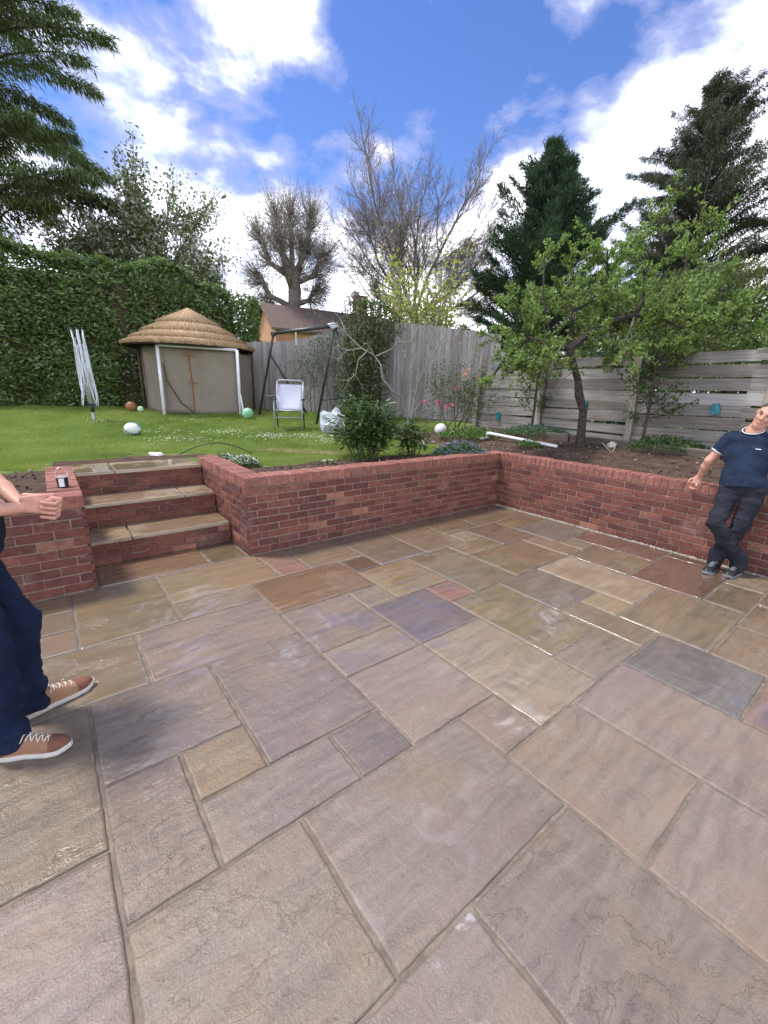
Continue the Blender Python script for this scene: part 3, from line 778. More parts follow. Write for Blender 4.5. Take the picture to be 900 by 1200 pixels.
# sleepers edging the raised strip in front of the slatted fence
SE = FP + FN*.58
for k, (a, b) in enumerate(((.55, 2.25), (2.28, 4.3), (4.33, 6.3))):
    c = SE + FE*(a+b)/2; zc = gz(*(c+FN*.18))
    o = MB().box((0, 0, 0), (b-a, .09, .17)).build('timber_edging', M_SLEEPER, bevel=.008)
    o.location = (c[0], c[1], zc+.035); o.rotation_euler = (0, .012*(k-1), math.atan2(FE[1], FE[0]))
    tag(o, ['dark timber edging board lying left of the apple trunk', 'dark timber edging board lying just behind the apple trunk', 'dark timber edging board on the soil behind the leaning man'][k], 'edging board', 'timber edging along the slatted fence')

# teal wraps tied on the fence
for k, (t, zz, lab) in enumerate(((3.95, 1.53, 'teal plastic sheet tied on a plank beside the leaning man'), (2.10, 1.50, 'teal plastic sheet tied on a plank right behind the apple trunk'), (.30, 1.22, 'teal plastic sheet folded over a plank at the end of the slatted fence'))):
    c = FP + FE*t + FN*.03
    prof = [(-.05, .02), (-.056, -.01), (-.052, -.07), (-.03, -.085), (.01, -.078), (.045, -.09), (.05, -.03), (.042, .04), (.03, .06), (0, .05), (-.02, .062)]
    V = [(x+random.uniform(-.004, .004), y+random.uniform(-.004, .004), z) for y in (-.02, .03) for x, z in prof]; n = len(prof)
    F = [tuple(range(n)), tuple(range(2*n-1, n-1, -1))] + [(i, n+i, n+(i+1) % n, (i+1) % n) for i in range(n)]
    o = MB().add(V, F).build('plastic_wrap', M_TEAL); o.location = (c[0], c[1], zz); o.rotation_euler = (0, random.uniform(-.2, .2), math.atan2(FE[1], FE[0]))
    tag(o, lab, 'plastic sheet')

# ------------------------------------------------------------------ house beyond the fence
hc = np.array([-6.5, 26.0]); hg = np.array([-.5, .866]); hs = np.array([.866, .5])
def hp(g, s, z): p = hc + hg*g + hs*s; return (p[0], p[1], z)
house = empty('brick_house', (hc[0], hc[1], 1.0), 0, 'brick house with a brown tiled roof beyond the garden fence', 'house')
def hmesh(name, pts, faces, mat, parent=None):
    o = MB().add([np.array(p) - np.array((hc[0], hc[1], 1.0)) for p in pts], faces).build(name, mat, parent or house); return o
def mat_far_brick():
    m, t, b = new_mat('far_orange_brick')
    tc = t.add('ShaderNodeTexCoord').outputs['Object']
    br = t.add('ShaderNodeTexBrick', inp={'Vector': t.map(tc, rot=(math.pi/2, 0, .5)), 'Color1': (.40, .19, .09, 1), 'Color2': (.48, .25, .13, 1), 'Mortar': (.42, .34, .25, 1), 'Scale': 4.4, 'Mortar Size': .012})
    t.l.new(t.mix(.5, br.outputs[0], t.ramp(t.noise(tc, 3, 5), [(.3, (.34, .16, .08)), (.7, (.50, .25, .13))])), b.inputs['Base Color']); b.inputs['Roughness'].default_value = .9
    return m
def mat_roof():
    m, t, b = new_mat('brown_roof_tile')
    tc = t.add('ShaderNodeTexCoord').outputs['Object']
    br = t.add('ShaderNodeTexBrick', inp={'Vector': t.map(tc, rot=(0, 0, -.52)), 'Color1': (.13, .088, .072, 1), 'Color2': (.165, .115, .095, 1), 'Mortar': (.035, .028, .025, 1), 'Scale': 3.2, 'Mortar Size': .02})
    t.l.new(br.outputs[0], b.inputs['Base Color']); b.inputs['Roughness'].default_value = .85
    return m
M_FBRICK = mat_far_brick(); M_ROOF = mat_roof()
GW, SW, EZ, RZ = 4.4, 8.5, 4.95, 6.35
hmesh('wall', [hp(0,0,.8), hp(GW,0,.8), hp(GW,0,EZ), hp(GW/2,0,RZ), hp(0,0,EZ), hp(0,SW,.8), hp(GW,SW,.8), hp(GW,SW,EZ), hp(GW/2,SW,RZ), hp(0,SW,EZ)],
      [(0,1,2,3,4), (9,8,7,6,5), (0,4,9,5), (1,6,7,2), (2,7,8,3), (3,8,9,4), (0,5,6,1)], M_FBRICK)
def slab_pts(g0, z0, g1, z1, s0, s1, th=.12):
    a = [hp(g0,s0,z0), hp(g0,s1,z0), hp(g1,s1,z1), hp(g1,s0,z1)]
    return a + [(p[0], p[1], p[2]+th) for p in a], [(3,2,1,0), (4,5,6,7), (0,1,5,4), (1,2,6,5), (2,3,7,6), (3,0,4,7)]
k = (RZ-EZ)/(GW/2)
p, f = slab_pts(-.35, EZ-.35*k+.02, GW/2+.02, RZ+.03, -.3, SW+.3); roof = hmesh('roof', p, f, M_ROOF)
p, f = slab_pts(GW+.35, EZ-.35*k+.02, GW/2+.03, RZ+.035, -.3, SW+.3); hmesh('roof', p, f, M_ROOF)
MB().box(np.array(hp(GW/2, 6.4, RZ+.35)) - np.array((hc[0], hc[1], 1.0)), (.75, .6, 1.7), .52).build('chimney', M_FBRICK, house, bevel=.03)
MB().box(np.array(hp(GW/2, 6.4, RZ+1.22)) - np.array((hc[0], hc[1], 1.0)), (.85, .7, .12), .52).build('chimney_cap', M_ROOF, house)
# garage-like shed roof peeking over the corner of the board fence
sh = empty('greenhouse', (3.1, 11.6, .62), -.6, 'pale greenhouse corner just over the end of the board fence', 'greenhouse')
for xx in (-.8, 0, .8): MB().box((xx, 0, .85), (.05, .05, 1.7)).build('post', M_GREYM, sh)
MB().box((0, 0, 1.72), (1.75, .06, .06)).build('rail', M_WHITEP, sh)
m_glass, tg, bg_ = new_mat('greenhouse_glass'); bg_.inputs['Base Color'].default_value = (.30, .36, .38, 1); bg_.inputs['Roughness'].default_value = .15; bg_.inputs['Alpha'].default_value = .6
for xx in (-.4, .4): MB().box((xx, 0, .86), (.74, .01, 1.64)).build('pane', m_glass, sh)
p = MB().add([(-.87, -.04, 1.76), (.87, -.04, 1.76), (.87, 1.2, 2.2), (-.87, 1.2, 2.2), (-.87, -.04, 1.78), (.87, -.04, 1.78), (.87, 1.2, 2.22), (-.87, 1.2, 2.22)], [(3,2,1,0), (4,5,6,7), (0,1,5,4), (1,2,6,5), (2,3,7,6), (3,0,4,7)]).build('roof', m_glass, sh)

# ------------------------------------------------------------------ hedge
def hedge():
    line = np.array([(-13.5, 9.9), (-9.4, 10.9), (-6.9, 11.8), (-5.7, 13.3), (-4.75, 13.8)])
    h = empty('laurel_hedge', (-8.5, 12.2, 1.0), 0, 'tall dense laurel hedge behind the thatched gazebo', 'hedge')
    seg = np.linalg.norm(np.diff(line, axis=0), axis=1); cum = np.concatenate([[0], np.cumsum(seg)])
    def at(s):
        return np.stack([np.interp(s, cum, line[:, 0]), np.interp(s, cum, line[:, 1])], -1)
    n = 52000; T = cum[-1]
    s = rng.random(n)*T; c = at(s); d = at(np.minimum(s+.05, T)) - at(np.maximum(s-.05, 0)); d = unit(d); nor = np.stack([d[:, 1], -d[:, 0]], -1)
    top = 4.55 - .06*s*.0 + (fbm(s*.9, s*0, 3, 3)-.5)*.55 - .35*sstep(T-2.2, T, s)
    side = rng.random(n)
    z = 1.0 + rng.random(n)*(top-1.0)
    half = .62 + (fbm(s*1.6, z*1.6, 3, 77)-.5)*.7 - .35*sstep(.8, 1.0, (z-1)/(top-1))
    depth = half - rng.exponential(.10, n)
    ontop = side > .82
    z = np.where(ontop, top - rng.exponential(.07, n) + (fbm(s*5, s*0+2, 2, 9)-.5)*.25, z); depth = np.where(ontop, rng.uniform(-.6, .6, n), depth)
    end = rng.random(n) < .12
    P = np.stack([c[:, 0]+nor[:, 0]*depth, c[:, 1]+nor[:, 1]*depth, z], -1)
    # rounded right-hand end
    ang = rng.uniform(-1.6, 1.6, n); rr = .75 - rng.exponential(.08, n); e = at(T); dd = unit(at(T)-at(T-.1)); nn = np.array([dd[1], -dd[0]])
    PE = np.stack([e[0]+dd[0]*np.cos(ang)*rr+nn[0]*np.sin(ang)*rr, e[1]+dd[1]*np.cos(ang)*rr+nn[1]*np.sin(ang)*rr, 1+rng.random(n)*3.15], -1)
    P = np.where(end[:, None], PE, P)
    N3 = np.stack([nor[:, 0], nor[:, 1], rng.uniform(.2, 1.0, n)], -1) + rng.normal(0, .55, (n, 3))
    D = rng.normal(0, 1, (n, 3)); D[:, 2] = D[:, 2]*.6 + .15; D += .5*np.stack([nor[:, 0], nor[:, 1], nor[:, 0]*0], -1)
    leaves('foliage', P - np.array((-8.5, 12.2, 1.0)), D, N3, rng.uniform(.09, .16, n), rng.uniform(.04, .065, n), L_LAUREL, h)
    # dark woody core that stops light passing straight through
    V = []; F = []; ns = 30
    for i in range(ns+1):
        ss = T*i/ns; cc = at(np.array(ss)); d2 = unit(at(np.array(min(ss+.05, T))) - at(np.array(max(ss-.05, 0)))); n2 = np.array([d2[1], -d2[0]]); tp = 4.55 - .35*float(sstep(T-2.2, T, np.array(ss))) - .4
        for w, zz in ((.3, .9), (.3, tp-.25), (0, tp), (-.3, tp-.25), (-.3, .9)):
            V.append((cc[0]+n2[0]*w+8.5, cc[1]+n2[1]*w-12.2, zz-1.0))
    for i in range(ns):
        a = i*5; b = a+5; F += [(a+j, a+j+1, b+j+1, b+j) for j in range(4)]
    MB().add(V, F).build('branches', M_BARK, h)
hedge()

# ------------------------------------------------------------------ thatched gazebo
def gazebo():
    g = empty('thatched_gazebo', (-4.75, 11.2, .96), 0, 'gazebo with a conical thatched roof and taupe canvas walls', 'gazebo')
    O = np.array((-4.75, 11.2, .96))
    corners = [(-5.10, 9.98), (-3.52, 10.48), (-3.60, 11.8), (-4.7, 12.4), (-6.0, 12.0), (-5.98, 10.72)]
    H = [2.44, 2.42, 2.5, 2.55, 2.55, 2.5]
    n = len(corners)
    # canvas walls as slightly slack cloth panels
    for i in range(n):
        a = np.array(corners[i]); b = np.array(corners[(i+1) % n])
        inw = unit(np.array([-4.75, 11.3]) - (a+b)/2)*.06
        nx, nz = 24, 14; V = []; F = []
        for p in range(nx+1):
            for q in range(nz+1):
                u = p/nx; w = q/nz; xy = a*(1-u)+b*u + inw
                sag = .035*math.sin(u*math.pi)*math.sin(w*math.pi*.9) + .012*math.sin(u*23+w*4+i) + .02*float(fbm(np.array([u*5+i]), np.array([w*4.]), 3, 4)[0])
                xy = xy + unit(inw)*sag
                V.append((xy[0]-O[0], xy[1]-O[1], w*(H[i]-.96-.02)+.02*math.sin(u*9)))
        for p in range(nx):
            for q in range(nz):
                i0 = p*(nz+1)+q; F.append((i0, i0+nz+1, i0+nz+2, i0+1))
        o = MB().add(V, F).build('canvas_wall', M_CANVAS, g, smooth=True)
        so = o.modifiers.new('thick', 'SOLIDIFY'); so.thickness = .004
    # white poles at the two front corners, plus the loose header pole
    for i in (0, 1):
        c = np.array(corners[i]) - O[:2] + np.array([.0, -.06])
        MB().tube([(c[0], c[1], -.12), (c[0], c[1], H[i]-.96)], .036, 10).build('pole', M_WHITEP, g, smooth=True)
    for i in (2, 3, 4, 5):
        c = np.array(corners[i]) - O[:2]
        MB().tube([(c[0], c[1], -.05), (c[0], c[1], H[i]-.96)], .03, 8).build('pole', M_BARK, g, smooth=True)
    a = np.array([*corners[0], H[0]]) - O; b = np.array([*corners[1], H[1]]) - O
    a[1] -= .06; b[1] -= .06
    MB().tube([a, b], .03, 8).build('header_pole', M_WHITEP, g, smooth=True)
    MB().tube([b+np.array((.03, -.03, -.98)), b+np.array((.09, -.05, -1.4))], .022, 8).build('strap_end', M_WHITEP, g)
    # zip and tie on the front panel
    u = .58; c0 = np.array(corners[0])*(1-u*.62)+np.array(corners[1])*u*.62 - O[:2] + np.array((.01, -.05))
    zp = [(c0[0]+.05*t+.02*math.sin(3*t), c0[1]-.02, 1.40*(1-t)+.05) for t in np.linspace(0, 1, 8)]
    MB().tube(zp, .018, 6).build('zip', M_RUST, g)
    MB().tube([(c0[0]-.10, c0[1], 1.30), (c0[0]+.12, c0[1]+.02, 1.30)], .012, 6).build('zip_tie', M_RUST, g)
    MB().tube([(c0[0]-.06, c0[1], .70), (c0[0]+.14, c0[1]+.03, .70)], .012, 6).build('zip_tie', M_RUST, g)
    st = np.array(corners[0]) - O[:2]
    MB().tube([(st[0]+.06, st[1]+.0, 1.1), (st[0]+.10, st[1], .75), (c0[0]-.25, c0[1]-.01, .25), (c0[0]+.04, c0[1]-.02, .04)], .014, 6).build('rope', M_BARK, g)
    # thatch: four shaggy tiers of reed
    ax = np.array((-4.92, 11.2)) - O[:2]; apex = 3.33-.96
    tiers = [(0., .47), (.40, .70), (.64, .875), (.82, 1.0)]
    RAD, DROP = 1.50, .86
    prof = lambda t: apex - DROP*(t**1.06)
    V = []; F = []; ns = 48
    for i, t in enumerate(np.linspace(0.02, .97, 10)):
        for j in range(ns):
            an = j*2*math.pi/ns; V.append((ax[0]+RAD*t*math.cos(an), ax[1]+RAD*t*math.sin(an), prof(t)-.05))
    for i in range(9):
        F += [(i*ns+j, i*ns+(j+1) % ns, (i+1)*ns+(j+1) % ns, (i+1)*ns+j) for j in range(ns)]
    roof = MB().add(V, F).build('roof_frame', M_BARK, g)
    for ti, (t0, t1) in enumerate(tiers):
        n = int(1400 + 5200*t1)
        an = rng.random(n)*2*np.pi; ta = t0 + (t1-t0)*rng.random(n)**.6*.55; tb = np.minimum(t1 + rng.normal(0, .012, n), 1.04)
        lift = .012 + .016*(3-ti) + rng.random(n)*.015
        def pt(t, an2, up): return np.stack([ax[0]+RAD*t*np.cos(an2), ax[1]+RAD*t*np.sin(an2), apex-DROP*np.maximum(t, 0)**1.06+up], -1)
        A = pt(ta, an, lift+.01); B = pt(tb, an+rng.normal(0, .012, n), lift + .06)
        Nn = np.stack([np.cos(an), np.sin(an), an*0+1.6], -1)
        S = unit(np.cross(B-A, Nn)); w = rng.uniform(.006, .013, n)[:, None]
        V = np.stack([A-S*w*.7, A+S*w*.7, B+S*w, B-S*w, B-S*w*.6-unit(Nn)*.07, B+S*w*.6-unit(Nn)*.07], 1)
        f = np.array([(0, 1, 2, 3), (3, 2, 5, 4)])
        Fq = (f[None] + (np.arange(n)*6)[:, None, None]).reshape(-1, 4)
        raw_mesh('thatch_tier', V.reshape(-1, 3), Fq, M_REED, g, attrs={'rnd': ('FACE', np.repeat(rng.random(n), 2))})
M_REED = mat_leaf('reed', [(.34, .22, .12), (.45, .31, .17), (.55, .40, .24), (.26, .17, .10)], .85, .0, .15)
gazebo()

# ------------------------------------------------------------------ rotary clothes dryer, folded
def dryer():
    d = empty('rotary_clothes_dryer', (-5.95, 8.75, gz(-5.95, 8.75)-.02), 0, 'folded rotary clothes dryer with silver arms standing on the lawn', 'clothes dryer')
    MB().tube([(0, 0, -.1), (0, 0, .22)], .028, 10).build('ground_socket', M_GREYM, d, smooth=True)
    MB().tube([(0, 0, .2), (0, 0, .36)], .035, 10).build('collar', M_BLACKP, d, smooth=True)
    MB().tube([(0, 0, .3), (-.06, 0, 1.74)], .022, 8).build('mast', M_SILVER, d, smooth=True)
    for k in range(4):
        a = k*math.pi/2 + .6; ca, sa = math.cos(a), math.sin(a)
        o = MB().tube([(.035*ca, .035*sa, .36), (.05*ca-.03, .05*sa, 1.0), (.095*ca-.07, .095*sa, 1.76)], .014, 6).build('arm', M_SILVER, d, smooth=True)
        MB().tube([(.095*ca-.07, .095*sa, 1.75), (.10*ca-.072, .10*sa, 1.79)], .02, 8).build('arm_cap', M_BLACKP, o)
    for k in range(26):                                   # each slack loop of line hanging between the folded arms
        a = rng.uniform(0, 6.28); h0 = rng.uniform(1.1, 1.72); r0 = .04+.055*(h0-.36)/1.4; low = max(.32, h0 - rng.uniform(.6, 1.1)); a2 = a+rng.uniform(.6, 1.6)
        bx = rng.uniform(.02, .09)
        pts = []
        for t in np.linspace(0, 1, 9):
            zz = h0 + (low-h0)*math.sin(math.pi*t); an = a+(a2-a)*t; r = r0 + bx*math.sin(math.pi*t)
            pts.append((r*math.cos(an)-.05*(zz-.3)/1.4, r*math.sin(an), zz))
        MB().tube(pts, .0045, 4, cap=False).build('line', M_LINE, d)
dryer()

# ------------------------------------------------------------------ swing frame
def swing():
    s = empty('swing_frame', (-2.0, 10.0, .9), 0, 'dark steel swing frame without seats by the board fence', 'swing frame')
    O = np.array((-2.0, 10.0, .9))
    W = lambda *p: np.array(p, float) - O
    aL = W(-2.53, 9.92, 2.74); aR = W(-1.12, 9.35, 2.86)
    MB().tube([aL, (aL*2+aR)/3+np.array((0, 0, .01)), aR], .034, 8).build('top_bar', M_DARKM, s, smooth=True)
    for ap, f, b, nm in ((aL, W(-3.07, 10.35, .88), W(-2.0, 11.0, .95), 0), (aR, W(-1.52, 9.25, .82), W(-.55, 10.3, .92), 1)):
        k1, k2 = .0, .20
        MB().tube([ap, ap+(f-ap)*.2+np.array((.0, 0, 0)), f], .027, 8).build('leg', M_DARKM, s, smooth=True)
        st = ap + (f-ap)*.22 if nm == 0 else ap
        MB().tube([st, b], .027, 8).build('leg', M_DARKM, s, smooth=True)
        t = .72; p1 = ap+(f-ap)*t; p2 = ap+(b-ap)*t
        MB().tube([p1, p2], .018, 6).build('cross_brace', M_DARKM, s, smooth=True)
        MB().box(ap, (.10, .08, .09)).build('bracket', M_DARKM, s, bevel=.01)
    MB().tube([(aL*.62+aR*.38), (aL*.62+aR*.38)+np.array((0, 0, -.28))], .01, 6).build('swing_hook', M_WHITEP, s)
    c = aR
    MB().add(*[(lambda q: q)(x) for x in ([c+np.array(p) for p in ((-.16,-.05,.03),(0,-.08,.06),(.09,-.06,-.02),(-.05,-.07,-.07),(-.16,.02,.04),(0,.04,.07),(.09,.03,0),(-.05,.02,-.05))], [(0,1,2,3),(7,6,5,4),(0,4,5,1),(1,5,6,2),(2,6,7,3),(3,7,4,0)])]).build('plastic_cover', M_FOIL, s, bevel=.012)
swing()

# ------------------------------------------------------------------ folding garden chair
def chair():
    z0 = gz(-1.9, 8.45)
    c = empty('folding_garden_chair', (-1.9, 8.45, z0), .10, 'grey folding garden chair with a lilac mesh back on the lawn', 'chair')
    x0, x1 = -.26, .26
    for x in (x0, x1):
        MB().tube([(x, -.22, -.02), (x, -.21, .40), (x, -.20, .56)], .012, 8).build('front_leg', M_GREYM, c, smooth=True)
        MB().tube([(x, .26, -.02), (x, .05, .42), (x, -.02, .56)], .012, 8).build('rear_leg', M_BLACKP, c, smooth=True)
        MB().tube([(x, .06, .30), (x*.98, .14, .60), (x*.96, .26, .90)], .013, 8).build('back_post', M_GREYM, c, smooth=True)
        MB().box((x*1.04, -.04, .575), (.045, .40, .025)).build('armrest', M_BLACKP, c, bevel=.008)
    MB().tube([(x0*.96, .26, .90), (-.2, .27, .925), (.2, .27, .925), (x1*.96, .26, .90)], .013, 8).build('top_rail', M_GREYM, c, smooth=True)
    MB().tube([(x0, -.20, .385), (0, -.20, .36), (x1, -.20, .385)], .013, 8).build('seat_rail', M_GREYM, c, smooth=True)
    MB().tube([(x0, .26, .02), (x1, .26, .02)], .010, 8).build('floor_bar', M_BLACKP, c, smooth=True)
    MB().tube([(x0, -.215, .24), (x1, -.215, .24)], .010, 8).build('stretcher', M_GREYM, c, smooth=True)
    V = []; F = []; n = 10
    for i in range(n+1):
        t = i/n
        for x in np.linspace(x0*.95, x1*.95, 7):
            V.append((x, .10+.155*t+.03*math.sin(math.pi*t)*math.cos(x*6), .38+.47*t))
    for i in range(n):
        for j in range(6): a = i*7+j; F.append((a, a+1, a+8, a+7))
    o = MB().add(V, F).build('back_panel', M_TEXTIL, c, smooth=True); o.modifiers.new('t', 'SOLIDIFY').thickness = .006
    V = []; F = []
    for i in range(7):
        for x in np.linspace(x0*.96, x1*.96, 7): V.append((x, -.21+.34*i/6, .385-.03*math.cos(x*5)*math.sin(math.pi*i/6)-.01))
    for i in range(6):
        for j in range(6): a = i*7+j; F.append((a, a+1, a+8, a+7))
    o = MB().add(V, F).build('seat_panel', M_TEXTIL, c, smooth=True); o.modifiers.new('t', 'SOLIDIFY').thickness = .006
chair()

# ------------------------------------------------------------------ balls, tin, pipe, small things
def ball(name, x, y, r, col, label, band=None, sq=(1, 1, 1), dz=0):
    z = gz(x, y)
    bm = bmesh.new(); bmesh.ops.create_uvsphere(bm, u_segments=24, v_segments=14, radius=r)
    for v in bm.verts: v.co = Vector((v.co.x*sq[0], v.co.y*sq[1], v.co.z*sq[2]))
    me = bpy.data.meshes.new(name); bm.to_mesh(me); bm.free(); me.shade_smooth(); me.materials.append(M_BALL)
    o = bpy.data.objects.new(name, me); link(o); o.location = (x, y, z+r*sq[2]*.9+dz); o.color = (*col, 1); tag(o, label, 'ball')
    if band:
        for k, (rot, c, w) in enumerate(band):
            n = 32; V = []; F = []
            for i in range(n):
                a = i*2*math.pi/n
                for s in (-w, w):
                    rr = math.sqrt(max(0, r*r-s*s))*1.012; V.append((rr*math.cos(a)*sq[0], rr*math.sin(a)*sq[1], s*sq[2]))
            for i in range(n): a = i*2; b = ((i+1) % n)*2; F.append((a, b, b+1, a+1))
            q = MB().add(V, F).build('stripe', M_BALL, o, smooth=True); q.rotation_euler = rot; q.color = (*c, 1)
    return o
ball('football', -4.36, 7.35, .12, (.62, .66, .62), 'white and green striped ball on the lawn', [((1.1, .35, 0), (.06, .30, .20), .030), ((.45, .5, .0), (.05, .09, .09), .012), ((1.4, -.6, .0), (.10, .40, .28), .018)], (1.12, 1, .92))
ball('play_ball', -3.13, 9.75, .125, (.26, .50, .30), 'light green ball at the foot of the gazebo pole')
ball('play_ball', -6.1, 10.35, .12, (.30, .12, .06), 'rust brown ball by the gazebo canvas corner')
ball('play_ball', -5.85, 10.30, .07, (.45, .62, .40), 'small pale green ball beside the rust brown ball')
o = ball('garden_globe', 1.06, 8.45, .125, (.66, .67, .66), 'white globe half sunk in the flower bed', dz=-.03); o['category'] = 'globe'

tin_x, tin_y = -2.62, 3.36
tin = empty('paint_tin', (tin_x, tin_y, WALL_TOP-.002), .4, 'small open tin with black and white sides on the wall end', 'tin')
MB().lathe([(.036, 0), (.038, .004), (.040, .075), (.042, .078), (.042, .082), (.038, .082), (.036, .012), (.0, .010)], 24).build('can', M_BLACKP, tin, smooth=False)
V = []; F = []; n = 8
for i in range(n+1):
    a = -1.95 + i*.9/n
    for z_ in (.006, .074): V.append((.0405*math.cos(a)*(1+.02*(z_ > .05)), .0405*math.sin(a)*(1+.02*(z_ > .05)), z_))
for i in range(n): F.append((2*i, 2*i+2, 2*i+3, 2*i+1))
MB().add(V, F).build('paper_label', M_WHITEP, tin, smooth=True)
MB().lathe([(.039, .079), (.0425, .079), (.0425, .085), (.039, .085)], 24).build('rim', M_SILVER, tin)
MB().tube([(.042*math.cos(a)*1.0, .012*math.sin(a*2), .07+.09*math.sin(a)) for a in np.linspace(0, math.pi, 12)], .0018, 5).build('wire_handle', M_SILVER, tin)

pp = np.array([(1.66, 7.62, 0), (1.76, 7.62, 0), (1.79, 7.62, 0), (1.85, 7.5, 0), (2.62, 6.55, 0)])
zz = [gz(a, b) for a, b, _ in pp]
pipe = empty('waste_pipe', (1.8, 7.6, zz[1]), 0, 'white plastic pipe with an elbow lying on the soil bed', 'pipe')
Q = lambda i, dz: (pp[i][0]-1.8, pp[i][1]-7.6, zz[i]-zz[1]+dz)
MB().tube([Q(0, .03), Q(1, .035)], .024, 10).build('short_length', M_WHITEP, pipe, smooth=True)
MB().tube([Q(1, .035), (Q(1, 0)[0]+.03, Q(1, 0)[1], .05), (Q(1, 0)[0]+.035, Q(1, 0)[1], .12), (Q(3, 0)[0], Q(3, 0)[1], .12)], .028, 10).build('elbow', M_WHITEP, pipe, smooth=True)
MB().tube([(Q(3, 0)[0], Q(3, 0)[1], .12), Q(4, .03)], .024, 10).build('long_length', M_WHITEP, pipe, smooth=True)

def lump(name, x, y, size, mat, label, cat, seed=1):
    bm = bmesh.new(); bmesh.ops.create_icosphere(bm, subdivisions=3, radius=1)
    r = np.random.default_rng(seed)
    for v in bm.verts:
        k = .45 + 1.1*float(fbm(np.array([v.co.x*2.6+seed]), np.array([v.co.y*2.2+v.co.z*2.9]), 5, seed)[0])
        v.co = Vector((v.co.x*size[0]*k, v.co.y*size[1]*k, v.co.z*size[2]*k))
    me = bpy.data.meshes.new(name); bm.to_mesh(me); bm.free(); me.materials.append(mat)
    o = bpy.data.objects.new(name, me); link(o); o.location = (x, y, gz(x, y)+size[2]*.5); return tag(o, label, cat)
lump('plastic_sheet', -1.02, 8.2, (.24, .2, .30), M_FOIL, 'crumpled grey plastic sheet beside the leafy peony', 'plastic sheet', 3)
lump('flint_stone', 3.32, 6.3, (.07, .05, .045), M_STONE, 'pale stone on the soil beside the apple trunk', 'stone', 5)
lump('litter', -3.02, 5.55, (.10, .05, .03), M_WHITEP, 'scrap of white litter on the grass behind the top step', 'litter', 8)
hose = MB().tube([(-2.75+.9*t, 5.62+.25*t, gz(-2.75+.9*t, 5.62+.25*t)+.02+.14*math.sin(math.pi*t)) for t in np.linspace(0, 1, 14)], .007, 6).build('garden_wire', M_BLACKP, smooth=True)
tag(hose, 'thin dark wire arching over the grass behind the return wall', 'wire')
stk = MB().tube([(3.18, 6.02, gz(3.18, 6.02)), (3.08, 6.12, gz(3.08, 6.12)+.12)], .006, 5).build('garden_stick', M_BARKP); tag(stk, 'pale thin stick leaning left in the soil below the apple tree', 'stick')
stk = MB().tube([(3.2, 6.02, gz(3.2, 6.02)), (3.27, 6.1, gz(3.27, 6.1)+.11)], .006, 5).build('garden_stick', M_BARKP); tag(stk, 'pale thin stick leaning right in the soil below the apple tree', 'stick')

# ------------------------------------------------------------------ trees
def rot_to(d, ang, az):
    d = d/np.linalg.norm(d); ref = np.array([0, 0, 1.]) if abs(d[2]) < .95 else np.array([1., 0, 0])
    u = np.cross(d, ref); u /= np.linalg.norm(u); w = np.cross(d, u)
    return math.cos(ang)*d + math.sin(ang)*(math.cos(az)*u + math.sin(az)*w)

def grow(mb, p, d, L, r, depth, S, tips, rr):
    """one limb with gently wandering path; then its side limbs"""
    n = S.get('seg', 5) if depth > 1 else 3
    pts = [np.array(p, float)]; d = np.array(d, float)/np.linalg.norm(d)
    for i in range(n):
        d = d + np.array([rr.gauss(0, 1) for _ in range(3)])*S['wander'] + np.array([0, 0, S['up']])
        d /= np.linalg.norm(d); pts.append(pts[-1] + d*L/n)
    rad = np.linspace(r, r*S['taper'], n+1)
    mb.tube(pts, rad, 7 if depth >= S['depth']-1 else (4 if depth > 1 else 3), cap=False)
    if depth <= 1: tips.append((pts[-1], d.copy(), pts[-2], pts[0])); 
    if depth == 0: return
    k = S['kids'](depth, rr) if callable(S['kids']) else S['kids']
    for j in range(k):
        t = S['from'] + (1-S['from'])*(j+rr.random())/k; t = min(t, .99)
        i = min(int(t*n), n-1); q = pts[i] + (pts[i+1]-pts[i])*(t*n-i)
        dd = rot_to(pts[i+1]-pts[i], R(rr.uniform(*S['ang'])), rr.random()*6.283)
        grow(mb, q, dd, L*rr.uniform(*S['ratio'])*(1.15-.35*t), max(r*(1-t*(1-S['taper']))*S['rr'], S.get('rmin', .004)), depth-1, S, tips, rr)
    if S.get('leader', True):
        grow(mb, pts[-1], d, L*S['ratio'][1]*.9, max(r*S['taper'], S.get('rmin', .004)), depth-1, S, tips, rr)

def tree_root(name, x, y, z, label, cat='tree'): return empty(name, (x, y, z), 0, label, cat)

